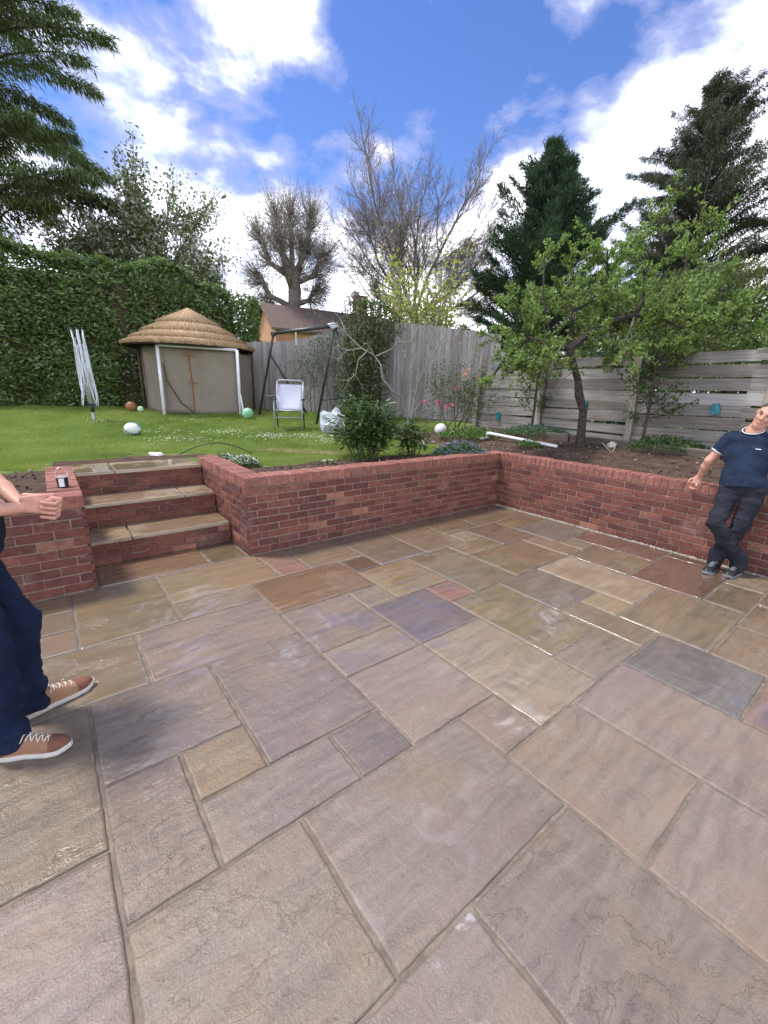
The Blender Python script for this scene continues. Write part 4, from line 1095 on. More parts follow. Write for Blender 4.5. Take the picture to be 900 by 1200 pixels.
def pollard():
    t = tree_root('pollarded_tree', -6.3, 30, 1.0, 'old pollarded tree with thick trunk and fine twig crown behind the house')
    rr = random.Random(5); mb = MB()
    mb.tube([(0, 0, -.5), (.1, 0, 2.5), (0, 0, 5), (.1, .1, 6.6), (0, 0, 8.0)], [.55, .42, .38, .42, .34], 9, cap=False)
    limbs = [((0, 0, 4.4), (-1.5, .3, 5.9)), ((0, 0, 7.3), (-1.9, 0, 9.5)), ((0, 0, 7.6), (-.9, .4, 10.8)), ((0, 0, 7.8), (.05, -.3, 10.6)), ((0, 0, 7.4), (1.2, 0, 10.6)), ((0, 0, 7.0), (1.8, .3, 8.6)),
             ((0, 0, 5.6), (-2.0, -.4, 7.4)), ((0, 0, 5.8), (1.4, .2, 6.9)), ((0, 0, 6.6), (.4, 1.3, 9.4)), ((0, 0, 6.6), (-.4, -1.3, 9.0))]
    knobs = []
    for a, b in limbs:
        a = np.array(a, float); b = np.array(b, float); m = (a+b)/2 + np.array([(b-a)[0]*.22, 0, -.25])
        mb.tube([a, m, b], [.20, .15, .15], 7); knobs += [b, m*.35+b*.65, m]
    mb.build('trunk', M_BARKG, t, smooth=True)
    P = []; D = []; tw = MB()
    for b in knobs:
        for _ in range(105):
            d = unit(np.array([rr.gauss(0, 1), rr.gauss(0, 1), rr.gauss(.45, 1)]) + unit(b-np.array([0, 0, 7.6]))*1.0); L = rr.uniform(.7, 1.9)
            e = b + d*L + np.array([0, 0, .15*L]); m = b + d*L*.5 + np.array([0, 0, -.02])
            tw.tube([b, m, e], [.014, .010, .005], 3, cap=False)
            for q in range(5):
                s = m + (e-m)*rr.random(); P.append(s); D.append(d*.7+np.array([rr.gauss(0, 1), rr.gauss(0, 1), rr.gauss(0.2, 1)])*.7)
    tw.build('twigs', M_BARKG, t)
    P = np.array(P); D = np.array(D)
    leaves('crown', P, D, rng.normal(0, 1, P.shape), rng.uniform(.10, .26, len(P)), rng.uniform(.02, .04, len(P)), L_TWIG, t, 'quad')
    # ivy sleeve on the lower trunk
    n = 1800; a = rng.random(n)*6.28; z = 1.5+rng.random(n)**1.2*3.0; P = np.stack([np.cos(a)*.55, np.sin(a)*.55, z], -1) + rng.normal(0, .12, (n, 3))
    leaves('ivy', P, rng.normal(0, 1, (n, 3)), rng.normal(0, 1, (n, 3)), .2, .16, L_SHRUB, t, 'quad')
pollard()

def bare_tree():
    t = tree_root('bare_tree', 1.35, 26, 1.0, 'tall bare tree with spreading fine twigs beyond the board fence')
    rr = random.Random(11); mb = MB(); tips = []
    S = dict(wander=.10, up=.035, taper=.60, depth=5, kids=lambda d, r: {5: 4, 4: 4, 3: 5, 2: 4, 1: 4}[d], ang=(20, 52), ratio=(.46, .68), rr=.58, rmin=.006, seg=6, leader=True, **{'from': .22})
    mb.tube([(-.1, 0, -.5), (-.15, 0, 2), (0, 0, 4.6)], [.26, .20, .17], 9, cap=False)
    for d, L, r, z0, dp in (((-.62, .1, 1), 3.9, .10, 4.4, 5), ((-.28, -.3, 1), 4.1, .11, 4.6, 5), ((.02, .2, 1), 4.0, .11, 4.6, 5), ((.30, -.2, 1), 3.9, .10, 4.5, 5), ((.62, .2, 1), 3.5, .09, 4.2, 5), ((.8, -.1, .6), 2.8, .07, 3.9, 5), ((-.9, 0, .5), 2.6, .06, 4.0, 5), ((.8, 0, .25), 2.4, .06, 3.4, 4), ((.95, .3, 1), 3.1, .07, 4.4, 5), ((-.85, .3, 1), 3.0, .07, 4.4, 5), ((-.1, -.6, 1), 3.3, .08, 4.6, 4)):
        grow(mb, (0, 0, z0), d, L, r, dp, S, tips, rr)
    mb.build('trunk', M_BARKG, t, smooth=False)
    P = np.array([x[0] for x in tips]); D = np.array([x[1] for x in tips])
    sel = rng.random(len(P)) < .2; P = P[sel]; D = D[sel] + rng.normal(0, .45, P.shape)
    leaves('crown', P, D, rng.normal(0, 1, P.shape), rng.uniform(.2, .4, len(P)), .018, L_TWIGM, t, 'quad')
L_TWIGM = mat_leaf('mauve_twig', [(.28, .235, .21), (.34, .29, .26), (.40, .35, .29)], .85, .0)
bare_tree()

def conifer(name, label, base, H, radius, nbr, leaf, seed, up0=20, up1=45, droop=.0, spray=(.28, .5), sw=.085, lean=(0, 0), zlow=1.2, profile=None, dens=95, lobes=0):
    t = tree_root(name, base[0], base[1], base[2], label); rr = random.Random(seed); r2 = np.random.default_rng(seed)
    mb = MB(); mb.tube([(0, 0, -.5), (lean[0]*.5, lean[1]*.5, H*.5), (lean[0], lean[1], H*.97)], [H*.022, H*.014, .02], 8, cap=False)
    P = []; D = []; Nn = []
    for k in range(nbr):
        u = (k+rr.random())/nbr; z = zlow + (H-zlow)*u**.85
        prof = profile(u) if profile else (1-u)**.75
        L = radius*prof*rr.uniform(.72, 1.18) + .25
        if lobes and rr.random() < lobes: L *= 1.3
        az = rr.random()*6.283; el = R(up0+(up1-up0)*u + rr.uniform(-9, 9))
        d = np.array([math.cos(az)*math.cos(el), math.sin(az)*math.cos(el), math.sin(el)])
        p0 = np.array([lean[0]*z/H, lean[1]*z/H, z]); pts = [p0]; dd = d.copy()
        for i in range(6): dd = dd + np.array([0, 0, -droop*(.4+i*.35)]) + np.array([rr.gauss(0, .06) for _ in range(3)]); dd /= np.linalg.norm(dd); pts.append(pts[-1]+dd*L/6)
        mb.tube(pts, np.linspace(max(.012, L*.014), .006, 7), 4, cap=False)
        pts = np.array(pts); n = int(dens*L*rr.uniform(.75, 1.2))
        tt = r2.random(n)**.7*.98+.02; i = np.minimum((tt*6).astype(int), 5); fr = (tt*6-i)[:, None]
        q = pts[i]*(1-fr) + pts[i+1]*fr; bd = unit(pts[i+1]-pts[i])
        side = unit(np.cross(bd, np.array([0, 0, 1.])))*r2.choice([-1, 1], n)[:, None]
        spread = (r2.random(n)*(.30*L*(1-tt)+.14))[:, None]
        q = q + side*spread*.8 + r2.normal(0, .07, (n, 3)) + np.array([0, 0, -droop*1.0])*spread
        P.append(q); D.append(bd*.9 + side*.65 + np.array([0, 0, (-2.2 if droop > .05 else .25)*1.0])*r2.random((n, 1)) + r2.normal(0, .5, (n, 3)))
        Nn.append(r2.normal(0, .6, (n, 3)) + np.array([0, 0, 1.]))
    mb.build('trunk', M_BARK, t)
    P = np.concatenate(P); D = np.concatenate(D); Nn = np.concatenate(Nn); n = len(P)
    leaves('crown', P, D, Nn, r2.uniform(spray[0], spray[1], n), r2.uniform(sw*.6, sw*1.3, n), leaf, t, 'quad')
    return t
conifer('cypress_tree', 'dark conifer with upswept branch tips behind the apple tree', (7.1, 22, 1.0), 11.0, 3.7, 210, L_CYPRESS, 3, 22, 58, 0., (.12, .28), .034, lean=(-.2, 0),
        profile=lambda u: (.95-.25*u if u < .35 else .86*(1-(u-.35)/.65)**1.0 ), dens=360, lobes=.12)
conifer('spruce_tree', 'tall dark spruce rising behind the leaning man', (16.2, 25, 1.0), 15.3, 5.2, 270, L_SPRUCE, 8, 26, 50, .055, (.10, .26), .030, lean=(-.9, 0),
        profile=lambda u: (.9 if u < .25 else .9*(1-(u-.25)/.75)**.8), dens=300, lobes=.12)
conifer('deodar_cedar', 'large drooping cedar overhanging the hedge at the corner', (-13.2, 14.8, 1.0), 15.5, 5.1, 100, L_CEDAR, 21, 20, 42, .085, (.16, .34), .034, zlow=2.5,
        profile=lambda u: 1.0-.45*u, dens=430)

def leafy_tree(name, label, base, S, stems, leafmat, nleaf, size, seed, bark, jitter=.25, width=.5, depth=3, skip=.0, kind='leaf', cat='tree'):
    t = tree_root(name, *base, label, cat); rr = random.Random(seed); r2 = np.random.default_rng(seed); mb = MB(); tips = []
    for p, d, L, r in stems: grow(mb, p, d, L, r, depth, S, tips, rr)
    mb.build('trunk', bark, t)
    A = np.array([x[3] for x in tips]); B = np.array([x[0] for x in tips]); Dv = np.array([x[1] for x in tips])
    keep = r2.random(len(A)) >= skip; A, B, Dv = A[keep], B[keep], Dv[keep]
    i = r2.integers(0, len(A), nleaf); f = (.25+.8*r2.random(nleaf))[:, None]
    P = A[i]*(1-f) + B[i]*f + r2.normal(0, jitter, (nleaf, 3))*.35
    D = Dv[i]*.5 + r2.normal(0, .8, (nleaf, 3)); N_ = r2.normal(0, .6, (nleaf, 3)) + np.array([0, 0, .9])
    L = r2.uniform(size[0], size[1], nleaf)
    leaves('crown', P, D, N_, L, L*width, leafmat, t, kind)
    return t
SL = dict(wander=.14, up=.06, taper=.55, depth=3, kids=5, ang=(28, 62), ratio=(.42, .68), rr=.6, rmin=.006, seg=5, leader=True, **{'from': .25})
leafy_tree('blossom_tree', 'tree in white blossom and new leaf behind the laurel hedge', (-9.0, 17.5, 1.0), dict(SL, kids=6), [((0, 0, 0), (.0, 0, 1), 3.6, .16), ((0, 0, .8), (.5, -.1, 1), 3.6, .12), ((0, 0, 1), (-.5, .1, 1), 3.4, .12), ((0, 0, 1.6), (.75, -.2, .8), 3.2, .09)], L_BLOSSOM, 52000, (.08, .17), 4, M_BARKG, .45, .6)
leafy_tree('maple_tree', 'slender tree in yellow spring leaf just behind the board fence', (1.25, 14.6, 1.0), dict(SL, up=.1, kids=5, ang=(20, 46)), [((-.9, 0, 0), (-.05, 0, 1), 2.5, .06), ((-.1, 0, 0), (.12, 0, 1), 2.4, .055), ((.6, .2, 0), (.3, 0, 1), 2.2, .05), ((.1, .3, 0), (-.3, 0, 1), 2.2, .05)], L_YELLOW, 4300, (.07, .15), 9, M_BARKG, .6, .75, skip=.2)
def dome(name, label, base, rad, n, mat, size, seed, lowcut=-.4, width=.28, shell=.25, cat='tree', trunk=True, lumps=.35, dirv=(0, 0, -.2), kind='quad', bark=None):
    t = tree_root(name, *base, label, cat); r2 = np.random.default_rng(seed)
    D = unit(r2.normal(0, 1, (n, 3))); D[:, 2] = np.where(D[:, 2] < lowcut, -D[:, 2], D[:, 2])
    a = np.arctan2(D[:, 1], D[:, 0])
    k = 1 - lumps + 2*lumps*fbm(a*1.6+seed, D[:, 2]*2.4+3, 4, seed)
    rr = (1 - r2.exponential(shell, n)).clip(.15, 1.05)*k
    P = D*rr[:, None]*np.array(rad) + np.array([0, 0, rad[2]*.9])
    dv = D + np.array(dirv) + r2.normal(0, .55, (n, 3)); N_ = D + np.array([0, 0, .6]) + r2.normal(0, .5, (n, 3))
    L = r2.uniform(size[0], size[1], n)
    mb = MB()
    if trunk:
        for q in range(9):
            e = P[r2.integers(0, n)]*.9; mb.tube([(r2.normal(0, .06), r2.normal(0, .06), -.1), e*np.array([.4, .4, .45]), e], [max(.012, rad[0]*.03), max(.008, rad[0]*.02), .005], 5, cap=False)
        mb.build('trunk' if cat == 'tree' else 'stems', bark or M_BARK, t)
    leaves('crown' if cat == 'tree' else 'foliage', P, dv, N_, L, L*width, mat, t, kind)
    return t
dome('willow_bush', 'rounded olive green tree with fine foliage beyond the plank fence', (8.6, 12.2, .9), (1.75, 1.7, 2.1), 26000, L_OLIVE, (.08, .18), 14, lumps=.28, dirv=(0, 0, -.5), width=.22)
dome('bushy_tree', 'mid green tree filling the gap below the two dark conifers', (9.8, 17.5, .9), (3.0, 2.2, 2.7), 20000, L_OLIVE, (.12, .26), 17, lumps=.3, width=.4)
dome('bushy_tree', 'dark bushy tree at the end of the plank fence beyond the man', (13.6, 13.0, .9), (2.6, 2.2, 2.2), 14000, L_SHRUB, (.12, .25), 19, lumps=.3, width=.45)
for k, (t_, s_, r_, lab) in enumerate(((.2, -1.5, 1.0, 'green bush behind the planks at the greenhouse end'), (1.9, -1.6, 1.15, 'green bush behind the planks straight behind the apple trunk'), (3.7, -1.6, 1.2, 'green bush behind the planks at the leaning post'), (5.6, -1.7, 1.3, 'green bush behind the planks beyond the leaning man'))):
    p_ = FP+FE*t_+FN*s_; dome('boundary_bush', lab, (p_[0], p_[1], .9), (r_, .8, .95), 5200, L_SHRUB if k % 2 else L_OLIVE, (.07, .14), 70+k, lumps=.25, width=.45, cat='shrub', lowcut=-.9, shell=.4)
# ------------------------------------------------------------------ shrubs by the board fence
L_CLIMB = mat_leaf('climber_leaf', [(.03, .055, .018), (.055, .09, .028), (.09, .125, .045), (.20, .22, .12)], .45, .25)
def column_shrub():
    t = tree_root('evergreen_shrub', -.55, 10.55, .98, 'tall dark evergreen climber on the board fence by the swing frame', 'shrub')
    n = 5200; r2 = np.random.default_rng(33)
    z = r2.random(n)**.9*2.6; a = r2.random(n)*6.283
    w = .64*(.35+1.1*fbm(z*2.0+2, a*.9+1, 3, 6))*np.where(z > 2.2, 1-(z-2.2)*.55, 1)
    rr = w*np.sqrt(r2.random(n))
    P = np.stack([np.cos(a)*rr*1.05-.12*np.sin(z*2), np.sin(a)*rr*.75, z], -1)
    leaves('foliage', P, r2.normal(0, 1, (n, 3))+np.array([0, -.3, .2]), r2.normal(0, 1, (n, 3))+np.array([0, -.5, .7]), r2.uniform(.06, .12, n), r2.uniform(.03, .05, n), L_CLIMB, t)
    mb = MB()
    for q in range(8): mb.tube([(q*.05-.2, 0, -.1), (q*.09-.35, .05*math.sin(q), 1.2), (q*.12-.5, 0, 2.6)], [.035, .022, .008], 5, cap=False)
    mb.build('stems', M_BARK, t)
    # thin spray over the fence to the left
    t2 = tree_root('climbing_shrub', -1.75, 11.25, .98, 'sparse grey-green climber on the board fence behind the chair', 'shrub')
    rr = random.Random(4); mb = MB(); tips = []
    S = dict(SL, wander=.16, up=.05, kids=4, rmin=.004)
    for q in range(5): grow(mb, (q*.18-.2, 0, -.1), (rr.uniform(-.4, .4), -.05, 1), 1.25, .018, 2, S, tips, rr)
    mb.build('stems', M_BARKG, t2)
    A = np.array([x[0] for x in tips]); n = 2600; i = r2.integers(0, len(A), n)
    leaves('foliage', A[i]+r2.normal(0, .13, (n, 3))*np.array([1, .6, 1.3]), r2.normal(0, 1, (n, 3)), r2.normal(0, 1, (n, 3)), r2.uniform(.05, .09, n), .026, L_GREYG, t2)
L_GREYG = mat_leaf('grey_green_leaf', [(.06, .085, .045), (.10, .13, .07), (.15, .18, .11)], .6, .25)
column_shrub()

def fig_shrub():
    t = tree_root('bare_fig_shrub', .55, 9.25, .95, 'pale bare fig shrub with curving branches against the board fence', 'shrub')
    O = np.array((.55, 9.25, .95)); mb = MB()
    Br = [[(.50, 9.25, .9), (.56, 9.25, 1.45), (.62, 9.22, 1.75), (.80, 9.2, 2.2), (1.02, 9.2, 2.58), (1.12, 9.25, 2.8)],
          [(.56, 9.25, 1.5), (.45, 9.2, 1.85), (.40, 9.2, 2.2), (.22, 9.2, 2.62)],
          [(.62, 9.22, 1.75), (.72, 9.15, 2.1), (.70, 9.1, 2.5), (.80, 9.1, 2.9)],
          [(.50, 9.25, .9), (.30, 9.1, 1.5), (.10, 8.95, 1.62), (-.12, 8.9, 1.85), (-.15, 8.9, 2.1), (-.30, 8.95, 2.3), (-.55, 9, 2.42), (-.85, 9, 2.68), (-.98, 9.05, 2.95)],
          [(-.55, 9, 2.42), (-.85, 8.95, 2.36), (-1.0, 8.95, 2.2)],
          [(-.42, 8.97, 2.38), (-.60, 8.9, 2.2), (-.66, 8.9, 1.92), (-.78, 8.9, 1.8)],
          [(-.25, 8.95, 2.28), (.05, 8.95, 2.42), (.15, 9, 2.55)],
          [(.8, 9.2, 2.2), (1.1, 9.1, 2.3), (1.35, 9.1, 2.55)], [(.40, 9.2, 2.2), (.55, 9.1, 2.45), (.5, 9.1, 2.75)],
          [(.5, 9.25, 1.1), (.9, 9.1, 1.7), (1.25, 9.0, 1.95), (1.5, 9, 2.35)], [(1.02, 9.2, 2.58), (.9, 9.2, 2.8), (.92, 9.2, 3.05)], [(1.0, 9.2, 2.55), (1.3, 9.15, 2.68), (1.45, 9.15, 2.9)]]
    rr = random.Random(6); tips = []
    for k, b in enumerate(Br):
        b = np.array(b) - O; r0 = .028 if k == 0 else .022 if k in (3,) else .014
        mb.tube(b, np.linspace(r0, r0*.45, len(b)), 6)
        for q in range(5):
            i = rr.randrange(1, len(b)); d = rot_to(b[i]-b[i-1], R(rr.uniform(30, 65)), rr.random()*6.28); e = b[i] + d*rr.uniform(.15, .4) + np.array([0, 0, .08])
            mb.tube([b[i], (b[i]+e)/2-np.array([0, 0, .015]), e], [.007, .005, .003], 4); tips.append(e)
    mb.build('branches', M_BARKP, t)
    A = np.array(tips); n = 150; i = rng.integers(0, len(A), n)
    lb = leaves('leaf_buds', A[i]+rng.normal(0, .03, (n, 3)), rng.normal(0, 1, (n, 3))+np.array([0, 0, .6]), rng.normal(0, 1, (n, 3)), rng.uniform(.04, .09, n), .03, L_FRESH, t); lb['kind'] = 'stuff'
fig_shrub()

# ------------------------------------------------------------------ apple tree
def apple():
    t = tree_root('apple_tree', 2.95, 6.5, .88, 'gnarled apple tree with dark trunk and fresh leaves in the bed', 'tree'); O = np.array((2.95, 6.5, .88))
    rr = random.Random(2); r2 = np.random.default_rng(2); mb = MB(); tips = []
    trunk = [(2.95, 6.5, .8), (2.93, 6.5, 1.1), (2.91, 6.5, 1.42), (2.80, 6.48, 1.66), (2.77, 6.5, 1.84), (2.67, 6.5, 2.06), (2.57, 6.5, 2.29)]
    mb.tube(np.array(trunk)-O, [.085, .062, .055, .062, .048, .045, .05], 9, cap=False)
    limbs = [([(2.57, 6.5, 2.27), (2.80, 6.45, 2.47), (3.01, 6.4, 2.64), (3.33, 6.3, 2.71), (3.77, 6.2, 2.80), (4.19, 6.1, 2.66), (4.5, 6.0, 2.58)], .055),
             ([(2.58, 6.5, 2.28), (2.34, 6.6, 2.32), (2.04, 6.7, 2.43), (1.79, 6.8, 2.2), (1.57, 6.8, 1.85)], .045),
             ([(2.60, 6.52, 2.26), (2.68, 6.75, 2.5), (2.72, 7.0, 2.85), (2.68, 7.1, 3.3)], .045),
             ([(2.34, 6.6, 2.32), (2.2, 6.5, 2.65), (2.12, 6.55, 3.0), (2.1, 6.6, 3.45)], .026),
             ([(3.01, 6.4, 2.64), (3.0, 6.6, 2.95), (3.0, 6.6, 3.25), (2.9, 6.5, 3.55)], .026),
             ([(3.33, 6.3, 2.71), (3.5, 6.5, 3.0), (3.5, 6.6, 3.3), (3.45, 6.6, 3.65)], .024),
             ([(3.77, 6.2, 2.8), (3.9, 6.4, 3.1), (4.0, 6.5, 3.5), (4.06, 6.5, 4.0), (4.06, 6.5, 4.6)], .014),
             ([(3.5, 6.25, 2.74), (3.7, 6.0, 2.55), (3.95, 5.85, 2.45)], .02),
             ([(2.72, 7.0, 2.85), (3.1, 7.2, 3.05), (3.5, 7.3, 3.25)], .022),
             ([(2.04, 6.7, 2.43), (1.85, 6.6, 2.7), (1.75, 6.7, 2.95)], .02),
             ([(3.77, 6.2, 2.8), (4.15, 6.35, 2.9), (4.4, 6.4, 3.05), (4.6, 6.4, 3.1)], .016),
             ([(2.04, 6.7, 2.43), (1.9, 6.4, 2.25), (1.8, 6.3, 1.95)], .014), ([(3.77, 6.2, 2.8), (4.0, 6.0, 2.55), (4.2, 5.9, 2.25)], .014), ([(3.3, 6.3, 2.7), (3.45, 6.1, 2.45), (3.52, 6.0, 2.15)], .012),
             ([(4.19, 6.1, 2.66), (4.5, 5.9, 2.5), (4.75, 5.8, 2.32)], .012), ([(2.34, 6.6, 2.32), (2.22, 6.4, 2.15), (2.12, 6.3, 1.85)], .012), ([(3.0, 6.4, 2.6), (3.05, 6.2, 2.4), (3.02, 6.1, 2.15)], .010)]
    S = dict(SL, wander=.16, up=.05, kids=4, ang=(30, 70), ratio=(.45, .75), rmin=.0035, depth=3)
    for li, (L, r) in enumerate(limbs):
        L = np.array(L)-O; mb.tube(L, np.linspace(r, r*.35, len(L)), 7, cap=False)
        seg = np.linalg.norm(np.diff(L, axis=0), axis=1); tot = seg.sum()
        for q in range(int((5+tot*4.2)*(.4 if li in (6, 10) else .8 if li == 5 else 1))):
            i = rr.randrange(0, len(L)-1); f = rr.random(); p = L[i]*(1-f)+L[i+1]*f
            if i == 0 and f < .3: continue
            d = rot_to(L[i+1]-L[i], R(rr.uniform(35, 80)), rr.random()*6.28) + np.array([0, 0, .25])
            grow(mb, p, d, rr.uniform(.22, .52), .007, 1, S, tips, rr)
    mb.build('trunk', M_BARKA, t)
    dead = MB()
    for L in ([(3.3, 6.28, 2.68), (3.22, 6.2, 2.42), (3.12, 6.2, 2.14)], [(3.3, 6.28, 2.68), (3.27, 6.2, 2.37), (3.25, 6.2, 1.95)], [(3.22, 6.2, 2.42), (3.05, 6.15, 2.25)], [(3.27, 6.2, 2.37), (3.36, 6.15, 2.1)], [(2.45, 6.5, 2.3), (2.35, 6.4, 2.15), (2.28, 6.35, 2.0)], [(2.7, 6.5, 2.0), (2.5, 6.4, 1.85), (2.4, 6.35, 1.72)]):
        MB().tube(np.array(L)-O, np.linspace(.011, .004, len(L)), 5).build('dead_branch', M_BARKP, t)
    A = np.array([x[3] for x in tips]); B = np.array([x[0] for x in tips]); Dv = np.array([x[1] for x in tips])
    # leaves sit in rosettes along the spurs
    n = 6000; i = r2.integers(0, len(A), n); f = (.2+.85*r2.random(n))[:, None]; C = A[i]*(1-f)+B[i]*f
    k = 6; C = np.repeat(C, k, 0); Dd = np.repeat(Dv[i], k, 0)
    D = Dd*.4 + r2.normal(0, .8, C.shape) + np.array([0, 0, .15])
    L = r2.uniform(.022, .065, len(C))
    leaves('crown', C + r2.normal(0, .018, C.shape), D, r2.normal(0, .5, C.shape)+np.array([0, 0, 1]), L, L*.52, L_APPLE, t)
apple()
def young_tree(x, y, z, h, label, seed):
    t = tree_root('young_fruit_tree', x, y, z, label, 'tree'); rr = random.Random(seed); r2 = np.random.default_rng(seed); mb = MB(); tips = []
    mb.tube([(0, 0, -.1), (.01, 0, h*.4), (-.02, 0, h)], [.025, .02, .008], 6, cap=False)
    S = dict(SL, kids=3, rmin=.003)
    for q in range(16): grow(mb, (0, 0, h*(.25+.05*q)), rot_to(np.array([0, 0, 1.]), R(rr.uniform(40, 80)), rr.random()*6.28), rr.uniform(.25, .45), .008, 1, S, tips, rr)
    mb.build('trunk', M_BARK, t)
    A = np.array([x_[3] for x_ in tips]); B = np.array([x_[0] for x_ in tips]); n = 1500; i = r2.integers(0, len(A), n); f = r2.random((n, 1))
    P = A[i]*(1-f)+B[i]*f + r2.normal(0, .04, (n, 3)); L = r2.uniform(.035, .065, n)
    leaves('crown', P, r2.normal(0, 1, (n, 3)), r2.normal(0, .5, (n, 3))+np.array([0, 0, 1]), L, L*.5, L_FRESHD, t)
L_FRESHD = mat_leaf('young_leaf', [(.04, .085, .022), (.065, .12, .03), (.10, .16, .05)], .5, .3)
q1 = FP+FE*1.35+FN*.35; q2 = FP+FE*3.25+FN*.35
young_tree(q1[0], q1[1], .97, 1.45, 'young leafy fruit tree against the planks left of the apple trunk', 41)
young_tree(q2[0], q2[1], .97, 1.25, 'young leafy fruit tree against the planks right of the apple trunk', 42)


# ------------------------------------------------------------------ beds: peonies, flowers, ground cover, grass
def peony(x, y, w, h, n, label, seed, nst=14):
    z = gz(x, y); t = empty('peony_bush', (x, y, z), 0, label, 'shrub'); r2 = np.random.default_rng(seed)
    mb = MB(); P = []; D = []
    for k in range(nst):
        a = r2.random()*6.283; rr = w*math.sqrt(r2.random()); e = np.array([math.cos(a)*rr, math.sin(a)*rr*.8, h*(1-.45*(rr/w)**2)*r2.uniform(.8, 1.05)])
        b = np.array([math.cos(a)*rr*.35, math.sin(a)*rr*.3, -.05]); m = (b+e)/2 + np.array([math.cos(a), math.sin(a), 0])*.02
        mb.tube([b, m, e], [.010, .008, .004], 5, cap=False)
        for _ in range(int(n/nst)):
            f = .30+.75*r2.random()**.8; p = m+(e-m)*(f-.5)*2 if f > .5 else b+(m-b)*f*2
            az = r2.random()*6.283; el = r2.uniform(-.1, .7); d = np.array([math.cos(az)*math.cos(el), math.sin(az)*math.cos(el), math.sin(el)])
            off = d*r2.uniform(.03, .17); P.append(p+off); D.append(d*.8+np.array([math.cos(az), math.sin(az), -.7])*r2.random())
    mb.build('stems', M_STEM, t); P = np.array(P); D = np.array(D) + r2.normal(0, .3, P.shape); n = len(P)
    P[:, 2] = np.maximum(P[:, 2], .12*r2.random(n)+.05)
    leaves('foliage', P, D, r2.normal(0, .35, (n, 3))+np.array([0, 0, 1]), r2.uniform(.07, .14, n), r2.uniform(.022, .040, n), L_PEONY, t)
peony(-.28, 5.92, .42, .80, 2500, 'large dark green peony bush behind the long brick wall', 51, 26)
peony(.42, 6.30, .22, .62, 600, 'small peony bush beside the larger one', 52, 11)
def flower_mound(name, x, y, w, h, n, nf, leaf, petal, label, seed, fs=.02, cat='flowers'):
    z = gz(x, y); t = empty(name, (x, y, z), 0, label, cat); r2 = np.random.default_rng(seed)
    def pts(k, shell):
        a = r2.random(k)*6.283; rr = np.sqrt(r2.random(k)); hh = h*(1-rr**2*.75)*(1-shell*r2.random(k)); return np.stack([np.cos(a)*rr*w[0], np.sin(a)*rr*w[1], hh], -1)
    P = pts(n, .75); leaves('foliage', P, r2.normal(0, .7, (n, 3))+np.array([0, 0, .3]), r2.normal(0, .5, (n, 3))+np.array([0, 0, 1]), r2.uniform(.03, .06, n), r2.uniform(.015, .03, n), leaf, t)
    P = pts(nf, .08)+np.array([0, 0, .012]); k = 4
    az = r2.random(nf)*6.283
    PP = np.repeat(P, k, 0); aa = np.repeat(az, k)+np.tile(np.arange(k)*6.283/k, nf); DD = np.stack([np.cos(aa), np.sin(aa), .25+0*aa], -1)
    o = leaves('blooms', PP, DD, np.tile([0, 0, 1.], (nf*k, 1))+r2.normal(0, .2, (nf*k, 3)), fs, fs*.8, petal, t, 'quad'); o['kind'] = 'stuff'
flower_mound('alyssum_clump', -1.70, 5.02, (.20, .14), .13, 500, 230, L_COVER, L_WHITE, 'white alyssum clump on the soil behind the return wall', 61, .014)
flower_mound('alyssum_clump', -1.98, 5.22, (.14, .10), .11, 260, 90, L_COVER, L_WHITE, 'smaller white alyssum clump next to the grass edge', 62, .013)
flower_mound('bluebell_clump', 1.12, 6.35, (.42, .26), .24, 1500, 150, L_COVER, L_BLUE, 'low clump of blue flowers behind the wall corner', 63, .022)
flower_mound('strawberry_patch', 1.55, 7.85, (.62, .35), .22, 1600, 26, L_FRESH, L_WHITE, 'leafy green patch beside the white globe', 64, .02)
flower_mound('groundcover_patch', FP[0]+FE[0]*1.5+FN[0]*.42, FP[1]+FE[1]*1.5+FN[1]*.42, (.55, .5), .17, 1800, 160, L_COVER, L_BLUE, 'low blue-flowered ground cover beneath the planks left of the apple trunk', 65, .014)
flower_mound('weed_patch', FP[0]+FE[0]*3.6+FN[0]*.40, FP[1]+FE[1]*3.6+FN[1]*.40, (.5, .42), .2, 1300, 12, L_FRESHD, L_WHITE, 'leafy weeds under the planks right of the apple trunk', 66, .012)
flower_mound('weed_patch', 2.25, 6.75, (.20, .16), .14, 240, 5, L_FRESH, L_WHITE, 'weed tuft on the soil beside the white pipe end', 67, .012)
flower_mound('daisy_patch', .28, 6.35, (.16, .08), .05, 60, 14, L_COVER, L_WHITE, 'few white daisies between the two peonies', 68, .016)
flower_mound('snowdrop_patch', -.72, 5.35, (.12, .05), .05, 40, 22, L_COVER, L_WHITE, 'tiny white flowers on the soil by the wall coping', 69, .014)

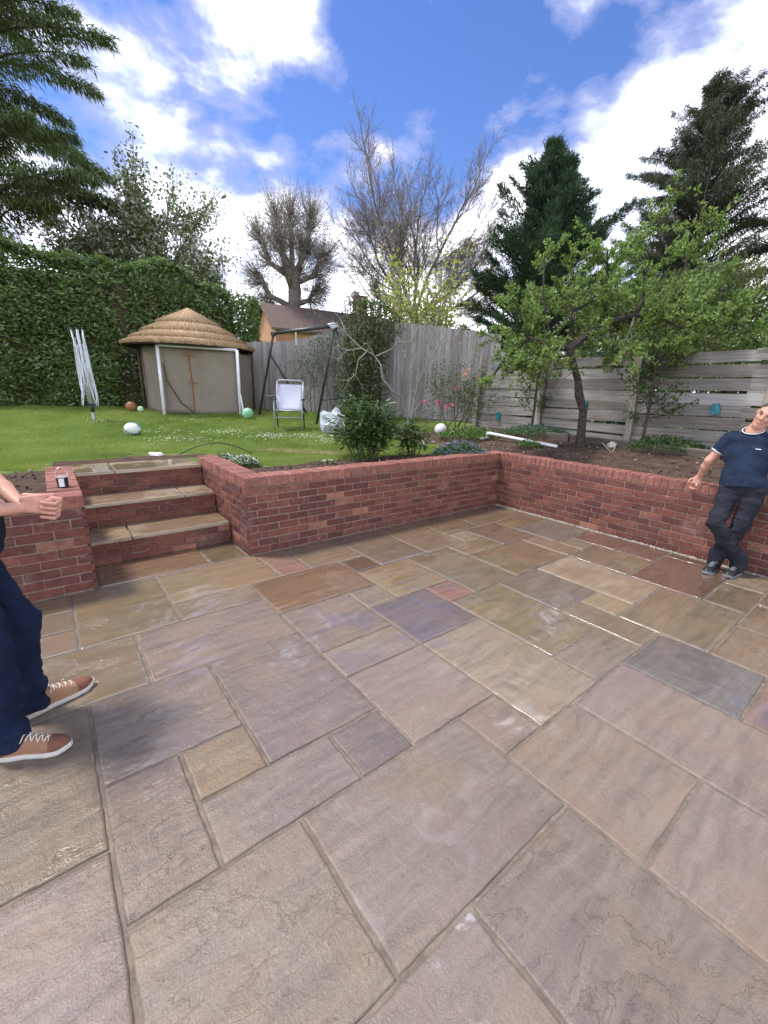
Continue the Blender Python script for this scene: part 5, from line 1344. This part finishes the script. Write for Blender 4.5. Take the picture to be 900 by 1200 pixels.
def rose():
    t = tree_root('rose_bush', 1.35, 8.65, .93, 'rose bush with pink and peach blooms against the fence corner', 'shrub'); rr = random.Random(8); r2 = np.random.default_rng(8); mb = MB(); tips = []
    S = dict(SL, wander=.15, kids=4, rmin=.0035)
    for q in range(7): grow(mb, (rr.uniform(-.3, .3), 0, -.05), (rr.uniform(-.5, .55), rr.uniform(-.2, .2), 1), .72, .012, 2, S, tips, rr)
    mb.build('stems', M_STEM, t)
    A = np.array([x[0] for x in tips]); n = 1500; i = r2.integers(0, len(A), n); L = r2.uniform(.035, .06, n)
    leaves('foliage', A[i]+r2.normal(0, .09, (n, 3)), r2.normal(0, 1, (n, 3)), r2.normal(0, .6, (n, 3))+np.array([0, 0, 1]), L, L*.6, L_OLIVE, t)
    for k, (p, m) in enumerate((((-.32, -.2, .46), L_PINK), ((-.12, -.22, .47), L_PINK), ((-.38, -.2, .52), L_PINK), ((.15, -.2, 1.10), L_PEACH), ((-.05, -.2, .78), L_PINK), ((-.62, -.15, .5), L_PINK), ((.10, -.2, 1.02), L_PEACH), ((-.2, -.22, .42), L_PINK))):
        n = 26; d = unit(r2.normal(0, 1, (n, 3))+np.array([0, -.4, .6])); leaves('bloom', np.array(p)+d*.008, d, r2.normal(0, 1, (n, 3)), r2.uniform(.03, .055, n), .04, m, t, 'quad')
rose()

def grass():
    n = 420000; r2 = np.random.default_rng(77)
    y = 4.3 + 8.2*r2.random(n)**1.45; x = (-1.12*y) + (1.55*y)*r2.random(n)
    X, Y = to_local(x, y); s = soil_mask(x, y) + (fbm(x*9, y*9, 3, 31)-.5)*.8; st = straw_mask(x, y)
    ok = (s < .42) & (r2.random(n) > st*.85) & ((Y > WALL_Y+.25)) & ~((X > -.7) & (X < 1.1) & (Y < 4.72))
    sfn = (x-FP[0])*FN[0]+(y-FP[1])*FN[1]; ok &= sfn > .2
    x, y = x[ok], y[ok]; n = len(x); z = ground_z(x, y)
    d = np.stack([r2.normal(0, .5, n), r2.normal(0, .5, n), np.full(n, 1.)], -1)
    tall = .45+1.2*fbm(x*2.6, y*2.6, 3, 12)**1.3
    L = r2.uniform(.018, .05, n)*tall*(1+.05*(y-5)); W = .0035+.0010*(y-4)
    P = np.stack([x, y, z-.004], -1)
    o = leaves('grass', P, d, r2.normal(0, 1, (n, 3)), L, W*r2.uniform(.7, 1.3, n), L_GRASS, None, 'blade', rnd=np.clip(r2.random(n)*.55 + (fbm(x*1.1, y*1.1, 4, 91)-.32)*1.15, 0, 1)); tag(o, 'short green lawn grass', 'grass', kind='stuff')
    # stray tufts on the soil
    daisies = []
    for cx, cy, rx, ry, k in ((-3.35, 6.9, .5, .16, 60), (-3.0, 7.75, .45, .2, 55), (-2.15, 7.4, .35, .22, 90), (-1.35, 7.55, .5, .18, 80), (-4.2, 8.9, .9, .35, 30), (-5.6, 8.4, .25, .12, 18), (-.95, 7.2, .3, .2, 26), (-3.9, 7.6, .6, .3, 25), (.3, 7.2, .5, .3, 25)):
        a = np.stack([r2.normal(cx, rx*.6, k), r2.normal(cy, ry*.6, k)], -1); daisies.append(a)
    a = np.concatenate(daisies); zz = ground_z(a[:, 0], a[:, 1])+r2.uniform(.035, .065, len(a)); k = 5
    PP = np.repeat(np.stack([a[:, 0], a[:, 1], zz], -1), k, 0); an = np.tile(np.arange(k)*6.283/k, len(a))
    o = leaves('daisies', PP, np.stack([np.cos(an), np.sin(an), .3+0*an], -1), np.tile([0, -.3, 1.], (len(PP), 1)), r2.uniform(.011, .018, len(PP)), .012, L_WHITE, None, 'quad')
    tag(o, 'white daisies scattered over the lawn', 'daisies', kind='stuff')
    n = 4200; x = r2.uniform(-4, 5.2, n); y = r2.uniform(3.6, 9, n); s = soil_mask(x, y); X, Y = to_local(x, y)
    sfn = (x-FP[0])*FN[0]+(y-FP[1])*FN[1]
    ok = (s > .5) & (sfn > .1) & (((Y > WALL_Y+.27) & ((X > 1.1) | (X < -.7))) | ((X > WALL_X+.27))) & ~((X > -.7) & (X < 1.1) & (Y < 4.75)); x, y = x[ok], y[ok]
    o = stones('soil_clods', np.stack([x, y, ground_z(x, y)+.004], -1), .016, M_CLOD); tag(o, 'loose clods and pebbles on the dug soil', 'soil', kind='stuff')
M_CLOD = mat_leaf('soil_clod', [(.05, .033, .024), (.085, .058, .042), (.12, .085, .062), (.26, .22, .18)], .95, .0, .1)
grass()

# ------------------------------------------------------------------ people (bodies grown as one continuous surface)
class Vox:
    def __init__(s, lo, hi, h):
        s.lo = np.array(lo, float); s.h = h; s.n = np.ceil((np.array(hi)-s.lo)/h).astype(int)+1
        s.f = np.full(s.n, .2, np.float32)
    def _blk(s, lo, hi, pad):
        a = np.clip(np.floor((np.array(lo)-pad-s.lo)/s.h).astype(int), 0, s.n); b = np.clip(np.ceil((np.array(hi)+pad-s.lo)/s.h).astype(int)+1, 0, s.n)
        sl = tuple(slice(i, j) for i, j in zip(a, b))
        ax = [s.lo[k]+s.h*np.arange(a[k], b[k]) for k in range(3)]
        return sl, np.stack(np.meshgrid(*ax, indexing='ij'), -1)
    def _join(s, sl, d, k):
        o = s.f[sl]; hh = np.clip(.5+.5*(o-d)/k, 0, 1); s.f[sl] = o*(1-hh)+d*hh-k*hh*(1-hh)
    def cap(s, p0, r0, p1, r1, k=.02, flat=None, amt=1.):
        p0 = np.array(p0, float); p1 = np.array(p1, float); R_ = max(r0, r1)*max(1, amt)
        sl, X = s._blk(np.minimum(p0, p1)-R_, np.maximum(p0, p1)+R_, k+.02)
        d = p1-p0; t = np.clip(((X-p0)@d)/(d@d), 0, 1); q = X-p0-t[..., None]*d
        if flat is not None:
            fl = np.array(flat, float); fl /= np.linalg.norm(fl); c = q@fl; q = q+(c*(amt-1))[..., None]*fl
        dist = np.linalg.norm(q, axis=-1)-(r0+(r1-r0)*t)
        if flat is not None: dist = dist/max(1, amt)**.5
        s._join(sl, dist, k); return s
    def ell(s, c, rad, ax=None, k=.03):
        c = np.array(c, float); R_ = max(rad); sl, X = s._blk(c-R_, c+R_, k+.02)
        q = X-c
        if ax is not None: q = q@np.array(ax).T
        q = q/np.array(rad); L = np.linalg.norm(q, axis=-1); g = np.linalg.norm(q/np.array(rad), axis=-1)+1e-6
        s._join(sl, L*(L-1)/g, k); return s
    def cut(s, p, n):            # keep the side that n points to
        ax = [s.lo[k]+s.h*np.arange(s.n[k]) for k in range(3)]; n = np.array(n, float)/np.linalg.norm(n)
        d = -((ax[0][:, None, None]-p[0])*n[0]+(ax[1][None, :, None]-p[1])*n[1]+(ax[2][None, None, :]-p[2])*n[2]); s.f = np.maximum(s.f, d.astype(np.float32)); return s
    def cut_cap(s, p0, p1, r, n_end, keep=True):
        pass
    def wrinkle(s, amp, fx, seed):
        m = np.abs(s.f) < .03; I = np.argwhere(m); X = s.lo+I*s.h
        nz = (fbm(X[:, 0]*fx[0]+X[:, 1]*fx[1]+seed, X[:, 2]*fx[2], 3, seed)-.5) + .6*(fbm((X[:, 0]-X[:, 1])*fx[0]*.8+X[:, 2]*fx[2]*.7, X[:, 2]*fx[2]*.4+X[:, 1]*5, 3, seed+4)-.5)
        s.f[m] += (amp*nz).astype(np.float32); return s
    def mesh(s, name, mat, parent, origin, smooth_it=2):
        f = s.f; f[0] = f[-1] = .1; f[:, 0] = f[:, -1] = .1; f[:, :, 0] = f[:, :, -1] = .1
        ins = f < 0; c = np.zeros(np.array(f.shape)-1, np.int8)
        cor = [(i, j, k) for i in (0, 1) for j in (0, 1) for k in (0, 1)]
        v = lambda A, o: A[o[0]:A.shape[0]-1+o[0], o[1]:A.shape[1]-1+o[1], o[2]:A.shape[2]-1+o[2]]
        for o in cor: c += v(ins, o)
        act = (c > 0) & (c < 8); idx = np.argwhere(act); acc = np.zeros((len(idx), 3)); cnt = np.zeros(len(idx))
        for a in cor:
            for ax in range(3):
                if a[ax]: continue
                b = list(a); b[ax] = 1
                fa = f[tuple((idx+a).T)]; fb = f[tuple((idx+b).T)]; x = (fa < 0) != (fb < 0)
                t = np.where(x, fa/np.where(fa == fb, 1, fa-fb), 0); p = np.array(a)+np.eye(3)[ax]*t[:, None]
                acc += np.where(x[:, None], p, 0); cnt += x
        V = (idx+acc/cnt[:, None])*s.h+s.lo-np.array(origin)
        cid = np.full(act.shape, -1, np.int32); cid[tuple(idx.T)] = np.arange(len(idx)); Q = []
        for ax in range(3):
            o = [slice(None)]*3; a = list(o); b = list(o); a[ax] = slice(0, -1); b[ax] = slice(1, None)
            fa = ins[tuple(a)]; fb = ins[tuple(b)]; e = np.argwhere(fa != fb); u, w = (ax+1) % 3, (ax+2) % 3
            e = e[(e[:, u] > 0) & (e[:, w] > 0) & (e[:, u] < f.shape[u]-1) & (e[:, w] < f.shape[w]-1)]
            sg = fa[tuple(e.T)]; du = np.eye(3, dtype=int)[u]; dw = np.eye(3, dtype=int)[w]
            q = np.stack([cid[tuple(x.T)] for x in (e-du-dw, e-dw, e, e-du)], -1); q[~sg] = q[~sg][:, ::-1]; Q.append(q)
        F = np.concatenate(Q); F = F[(F >= 0).all(1)]
        o = raw_mesh(name, V, F, mat, parent, smooth=True)
        if smooth_it: m = o.modifiers.new('smooth', 'SMOOTH'); m.iterations = smooth_it; m.factor = .5
        return o

def hand(vx, wrist, d, pn, side, curl, s=1.0, k=.006):
    """d: direction of the hand, pn: palm normal, side: direction of the thumb; curl in radians for each joint"""
    d = unit(np.array(d, float)); pn = np.array(pn, float); pn = unit(pn-d*np.dot(pn, d)); sd = unit(np.array(side)-d*np.dot(side, d)-pn*np.dot(side, pn))
    w = np.array(wrist, float)
    for o in (-.026, -.009, .009, .026): vx.cap(w+sd*o*.7*s, .015*s, w+d*.085*s+sd*o*1.1*s, .0135*s, .012)
    for i, (o, L) in enumerate(((.030, .070), (.010, .078), (-.010, .072), (-.029, .056))):
        p = w+d*.088*s+sd*o*s; dd = d.copy(); r = .0090*s
        for q, fr in enumerate((.45, .32, .23)):
            a = curl[q]; dd = unit(dd*math.cos(a)+pn*math.sin(a)); pn2 = unit(pn*math.cos(a)); e = p+dd*L*fr*s; vx.cap(p, r, e, r*.9, .003); p = e; r *= .92
    p = w+sd*.028*s+d*.02*s; e = p+unit(d*.6+sd*.75+pn*.2)*.045*s; vx.cap(p, .013*s, e, .0105*s, .01); vx.cap(e, .0105*s, e+unit(d*.9+sd*.1+pn*.3)*.035*s, .0085*s, .004)

def person(root, sp):
    O = np.array(root.location); P = {k: np.array(v, float) for k, v in sp['j'].items()}
    f = unit(np.array(sp['front'], float)); r = unit(np.array(sp['right'], float)); up = np.array([0, 0, 1.])
    tilt = unit(P['chest']-P['pelvis']); ax = [r, unit(np.cross(tilt, r)), tilt]
    allp = np.array(list(P.values())); lo = allp.min(0)-np.array([.22, .22, .06]); hi = allp.max(0)+np.array([.22, .22, .2])
    tor = lambda v, g: (v.ell(P['pelvis'], (.165+g, .118+g, .125+g), [r, f, up]), v.ell(P['pelvis']*.52+P['chest']*.48+f*.015, (.158+g, .122+g, .17+g), ax), v.ell(P['chest'], (.182+g, .122+g, .175+g), ax),
                        v.cap(P['sR']*.9+P['sL']*.1, .062+g, P['sL']*.9+P['sR']*.1, .062+g, .05), v.cap(P['neck']-up*.05, .075+g*.5, P['neck']+up*.02, .055, .04))
    b = Vox(lo, hi, sp.get('h', .006)); tor(b, -.014)
    for S in 'RL':
        b.cap(P['s'+S], .050, P['e'+S], .038, .03); b.cap(P['e'+S], .036, P['e'+S]*.66+P['w'+S]*.34, .040, .03); b.cap(P['e'+S]*.66+P['w'+S]*.34, .040, P['w'+S], .026, .02, flat=up, amt=1.1)
        b.cap(P['h'+S], .085, P['k'+S], .052, .03); b.cap(P['k'+S], .054, P['a'+S], .038, .03)
        ft = unit(P['t'+S]-P['a'+S]*np.array([1, 1, 0])-np.array([0, 0, P['t'+S][2]])); b.cap(P['a'+S]*np.array([1, 1, 0])+up*.050, .026, P['a'+S]*np.array([1, 1, 0])+up*.040+ft*.10, .016, .02)
    hc = P['head']; hu = unit(hc-P['neck']); hf = np.array(sp['face'], float); hf = unit(hf-hu*np.dot(hf, hu)); hr = np.cross(hf, hu); H3 = [hr, hf, hu]
    b.cap(P['neck'], .058, hc-hu*.05, .052, .03)
    b.ell(hc+hu*.035-hf*.012, (.076, .094, .085), H3, .02); b.ell(hc-hu*.035+hf*.018, (.060, .070, .080), H3, .03); b.ell(hc-hu*.095+hf*.048, (.034, .032, .026), H3, .03)
    b.cap(hc+hf*.082+hu*.02, .010, hc+hf*.104-hu*.022, .0145, .012); b.ell(hc+hf*.094-hu*.026, (.019, .011, .010), H3, .008)
    b.cap(hc+hf*.080+hu*.030-hr*.04, .011, hc+hf*.080+hu*.030+hr*.04, .011, .015); b.ell(hc+hf*.076-hu*.058, (.026, .012, .008), H3, .008); b.ell(hc+hf*.074-hu*.070, (.022, .012, .008), H3, .008)
    for q in (-1, 1):
        b.ell(hc+hr*q*.036+hf*.066-hu*.02, (.020, .016, .018), H3, .02); b.ell(hc+hr*q*.079-hf*.010+hu*.002, (.009, .020, .032), H3, .006)
    sp['hands'](b)
    body = b.mesh('body', M_SKIN, root, O, sp.get('sm', 1)); body.name = 'body'
    # face details, hair
    for q in (-1, 1):
        e = hc+hr*q*.033+hf*.083+hu*.012-O
        m = MB(); bm_v = []
        MB().tube([e-hr*.014, e+hf*.003, e+hr*.014], [.003, .0065, .003], 6).build('eye', M_HAIR, root, smooth=True)
        MB().tube([e-hr*.020+hu*.018+hf*.003, e+hu*.023+hf*.007, e+hr*.020+hu*.018+hf*.003], [.003, .005, .003], 6).build('eyebrow', M_HAIR, root, smooth=True)
    MB().tube([hc+hf*.081-hu*.064-hr*.024-O, hc+hf*.0885-hu*.063-O, hc+hf*.081-hu*.064+hr*.024-O], [.002, .004, .002], 6).build('lips', M_LIP, root, smooth=True)
    hv = Vox(hc-.14, hc+.14, .005); hv.ell(hc+hu*.040-hf*.018, (.081, .096, .088), H3, .01); hv.ell(hc-hf*.045-hu*.01, (.072, .065, .075), H3, .03)
    hv.cut(hc+hf*.045+hu*.06, -hf*.85+hu*.55); hv.cut(hc-hu*.055, hu*.9-hf*.45); hv.wrinkle(.012, (60, 50, 60), 3)
    hv.mesh('hair', M_HAIR, root, O, 1)
    # shirt
    v = Vox(lo, hi, .008); tor(v, .006)
    v.ell(P['pelvis']+up*.03, (.172, .126, .13), [r, f, up], .04)
    for S in 'RL': v.cap(P['s'+S], .072, P['s'+S]*.38+P['e'+S]*.62, .064, .04)
    v.wrinkle(.034, (9, 9, 9), 5)
    hem = P['pelvis']-up*sp.get('hem', .03); v.cut(hem, tilt+np.array(sp.get('hemtilt', (0, 0, 0))))
    v.cut(P['neck']+up*.012+f*.02, -(unit(P['neck']-P['chest'])*1.0+f*.55)) if not sp.get('collar') else v.cut(P['neck']+up*.02+f*.015, -(unit(P['neck']-P['chest'])+f*.75))
    for S in 'RL':       # sleeve ends: drop everything beyond the cuff, near the arm only
        c = P['s'+S]*.42+P['e'+S]*.58; d = unit(P['e'+S]-P['s'+S]); sl, X = v._blk(c-.13, c+.13, 0)
        dist = (X-c)@d; rad = np.linalg.norm((X-c)-dist[..., None]*d, axis=-1); m = (dist > 0) & (rad < .085) & (((X-P['chest'])@(r if S == 'R' else -r)) > .13)
        bl = v.f[sl]; bl[m] = np.maximum(bl[m], dist[m]); v.f[sl] = bl
    shirt = v.mesh('shirt', sp['shirt'], root, O, 2)
    if sp.get('collar'):
        nb = P['neck']; nu = unit(P['head']-P['neck'])
        ring = [nb-O+up*.012+r*math.cos(a)*.072+f*(math.sin(a)*.068+.004)+up*(-.030*math.sin(a)) for a in np.linspace(0, 2*math.pi, 25)]
        MB().tube(ring, .013, 8, cap=False).build('collar', sp['shirt'], shirt, smooth=True)
        ring = [q_+up*.008+unit(q_-(nb-O))*.008 for q_ in ring]; MB().tube(ring, .0045, 6, cap=False).build('collar_trim', M_WHITEP, shirt, smooth=True)
        for S in 'RL':
            c = P['s'+S]*.42+P['e'+S]*.58-O; d = unit(P['e'+S]-P['s'+S]); u1 = unit(np.cross(d, f)); u2 = np.cross(d, u1)
            MB().tube([c+.062*(u1*math.cos(a)+u2*math.sin(a)) for a in np.linspace(0, 6.2832, 21)], .007, 6, cap=False).build('sleeve_trim', M_WHITEP, shirt, smooth=True)
        fp = P['chest']+f*.137-O
        MB().tube([fp-r*.105+up*.045+f*(-.012), fp-r*.065+up*.047-f*.001], .0045, 5).build('chest_logo', M_WHITEP, shirt)
    # trousers
    v = Vox(lo, hi, .007); v.ell(P['pelvis']-up*.01, (.166, .118, .115), [r, f, up])
    for S in 'RL':
        v.cap(P['h'+S], .094, P['k'+S], .071, .035); v.cap(P['k'+S], .072, P['a'+S]+up*.02, .060, .03); v.cap(P['a'+S]+up*.06, .063, P['a'+S]-up*.03, .066, .02)
    v.wrinkle(.034, (9, 9, 19), 9); v.cut(P['pelvis']+up*.06, (0, 0, -1)); v.cut((0, 0, .045), (0, 0, 1))
    v.mesh('jeans', sp['jeans'], root, O, 2)
    if sp.get('pocket'): MB().tube([np.array(p)-O for p in sp['pocket']], .004, 5).build('pocket_seam', sp['jeans'], root)
    for S in 'RL': shoe(root, P['hl'+S]-O*np.array([1, 1, 0]), P['t'+S]-O*np.array([1, 1, 0]), sp['shoe'])
M_LIP = mat_plain('lip', (.36, .13, .11), .5, .1)

def shoe(root, heel, toe, st):
    heel = heel*np.array([1, 1, 0]); toe = toe*np.array([1, 1, 0]); d = unit(toe-heel); L = np.linalg.norm(toe-heel); n = np.array([-d[1], d[0], 0])
    w = lambda s: np.interp(s, [0, .06, .2, .42, .7, .86, .96, 1], [.012, .029, .034, .033, .046, .041, .022, .006])
    h = lambda s: np.interp(s, [0, .05, .2, .38, .55, .72, .88, .97, 1], [.03, .062, .076, .084, .072, .050, .038, .024, .010])
    sole = MB(); N = 24; top = []; V = []; F = []
    for s in np.linspace(0, 1, N):
        for sg in (-1, 1):
            for z, g in ((.001, .002), (.012, .005), (.026, .003)):
                V.append(heel+d*L*s+n*sg*(w(s)+g)+np.array([0, 0, z+.010*max(0, s-.85)/.15]))
    for i in range(N-1):
        a, b = i*6, i*6+6
        F += [(a+1, b+1, b, a), (a+2, b+2, b+1, a+1), (a+3, b+3, b+4, a+4), (a+4, b+4, b+5, a+5), (a, b, b+3, a+3), (a+5, b+5, b+2, a+2)]
    F += [(0, 3, 4, 5, 2, 1), tuple((N-1)*6+q for q in (1, 2, 5, 4, 3, 0))]
    def loft(s0, s1, g, m=11, zb=.022):
        V = []; F = []; ss = np.linspace(s0, s1, 16)
        for s in ss:
            for j in range(m):
                a = math.pi*j/(m-1); V.append(heel+d*L*s+n*math.cos(a)*(w(s)+g)+np.array([0, 0, zb+(h(s)+g-.0)*math.sin(a)**.8]))
        for i in range(15):
            for j in range(m-1): q = i*m+j; F.append((q, q+1, q+m+1, q+m))
        return V, F
    up_ = MB().add(*loft(.0, 1., .0)).build('shoe', st['upper'], root, smooth=True)
    sole.add(V, F).build('sole', st['sole'], up_)
    MB().add(*loft(.74, 1., .0018)).build('toe_cap', st['cap'], up_, smooth=True)
    MB().add(*loft(.0, .16, .0018)).build('heel_cap', st['cap'], up_, smooth=True)
    for q, s in enumerate(np.linspace(.46, .68, 4)):
        c = heel+d*L*s; hh = h(s)+.024
        for sg in (1, -1):
            MB().tube([c+n*.026*sg+np.array([0, 0, hh-.014]), c+n*.008*sg+d*.006+np.array([0, 0, hh+.001]), c-n*.020*sg+d*.018+np.array([0, 0, h(s+.07)+.024-.008])], .0028, 5).build('lace', st['lace'], up_, smooth=True)
    for sg in (1, -1):
        c = heel+d*L*.44; MB().tube([c+np.array([0, 0, h(.44)+.026]), c+n*.02*sg+np.array([0, 0, h(.44)+.034]), c+n*.035*sg-d*.01+np.array([0, 0, h(.44)+.008])], .0026, 5).build('lace', st['lace'], up_, smooth=True)

TAN = dict(upper=M_TAN, sole=M_SOLE, cap=M_MAROON, lace=M_LACE); BLK = dict(upper=M_BLKSHOE, sole=M_GREYSOLE, cap=M_BLKSHOE, lace=M_GREYSOLE)
# man with clasped hands, standing
pl = empty('person', (-1.75, 1.65, 0), 0, 'man in navy top and blue jeans standing with hands clasped, tan shoes', 'person')
HC = np.array((-1.575, 1.88, 1.055)); fa = unit(np.array([.80, .58, -.12])); fb = unit(np.array([.62, -.78, .0]))
def clasp(b):
    up = np.array([0, 0, 1.]); wR = HC-fa*.065+fb*.030+up*.012; wL = HC-fa*.060-fb*.034+up*.012
    for w, sg in ((wR, 1), (wL, -1)):
        for z in (.028, .010, -.008, -.026): b.cap(w+up*z*.75, .014, HC+fa*.03+fb*.017*sg+up*z*1.05, .0115, .008)
    for i in range(4):
        z = .034-.0225*i
        for sg, dz in ((-1, -.004), (1, .006)):
            k0 = HC+fa*.034+fb*.020*sg+up*(z+dz); k1 = HC+fa*(.068-.006*i)+fb*.006*sg+up*(z+dz-.006); k2 = HC+fa*(.044-.004*i)-fb*.045*sg+up*(z+dz-.010); k3 = HC+fa*(-.004-.003*i)-fb*.047*sg+up*(z+dz-.002)
            b.cap(k0, .0088, k1, .0086, .0015); b.cap(k1, .0086, k2, .0082, .0015); b.cap(k2, .0082, k3, .0074, .0012)
    b.cap(wR+up*.03, .013, HC+fa*.0+fb*.012+up*.050, .011, .01); b.cap(HC+fb*.012+up*.050, .011, HC+fa*.042-fb*.004+up*.054, .0088, .004)
    b.cap(wL+up*.03, .013, HC+fa*.005-fb*.012+up*.044, .011, .01); b.cap(HC+fa*.005-fb*.012+up*.044, .011, HC+fa*.046+fb*.010+up*.040, .0088, .004)
J1 = dict(pelvis=(-1.81, 1.71, .93), chest=(-1.80, 1.71, 1.25), neck=(-1.84, 1.72, 1.46), head=(-1.80, 1.755, 1.63), sR=(-1.735, 1.555, 1.40), sL=(-1.985, 1.84, 1.40), eR=(-1.70, 1.60, 1.10), eL=(-1.885, 1.99, 1.14),
          wR=tuple(HC-fa*.085+fb*.034), wL=tuple(HC-fa*.08-fb*.036), hR=(-1.79, 1.63, .90), hL=(-1.90, 1.77, .90), kR=(-1.66, 1.555, .50), kL=(-1.73, 1.80, .50), aR=(-1.625, 1.515, .10), aL=(-1.725, 1.755, .10),
          tR=(-1.396, 1.567, 0), tL=(-1.585, 2.0, 0), hlR=(-1.680, 1.492, 0), hlL=(-1.765, 1.70, 0))
person(pl, dict(j=J1, front=(.75, .66, 0), right=(.66, -.75, 0), face=(.75, .66, -.1), shirt=M_NAVYT, jeans=M_JEANS, shoe=TAN, hands=clasp, hem=.01, h=.004, sm=0))
# man leaning on the wall
pr = empty('person', (3.4, 3.95, 0), 0, 'man in a navy polo shirt and dark jeans leaning on the wall', 'person')
WR = np.array((3.305, 4.425, .845)); WL = np.array((3.775, 3.88, .845))
def lean_hands(b):
    hand(b, WR, (-.12, .0, -.42), (-.3, -.2, -.5), (-.6, -.7, .2), (.5, .7, .6)); hand(b, WL, (.25, -.1, -.32), (.1, 0, -1), (-.6, -.3, 0), (.3, .4, .3))
J2 = dict(pelvis=(3.41, 3.99, .84), chest=(3.465, 4.085, 1.16), neck=(3.46, 4.09, 1.345), head=(3.49, 4.025, 1.505), sR=(3.375, 4.225, 1.265), sL=(3.60, 3.94, 1.285), eR=(3.275, 4.30, 1.04), eL=(3.735, 3.83, 1.07), wR=tuple(WR), wL=tuple(WL),
          hR=(3.36, 4.045, .83), hL=(3.475, 3.915, .83), kR=(3.185, 3.91, .50), kL=(3.385, 3.86, .50), aR=(3.435, 3.83, .11), aL=(3.30, 3.945, .11), tR=(3.27, 3.745, 0), tL=(3.125, 3.815, 0), hlR=(3.50, 3.865, 0), hlL=(3.36, 3.97, 0))
person(pr, dict(j=J2, front=(-.77, -.64, 0), right=(-.64, .77, 0), face=(-.84, -.48, -.30), shirt=M_POLO, jeans=M_DKJEANS, shoe=BLK, hands=lean_hands, hem=.03, collar=True, h=.006))
cig = MB().tube([(3.262, 4.385, .78), (3.235, 4.34, .772)], .0045, 6).build('cigarette', M_WHITEP); tag(cig, 'white cigarette held in the leaning man\'s hand', 'cigarette')
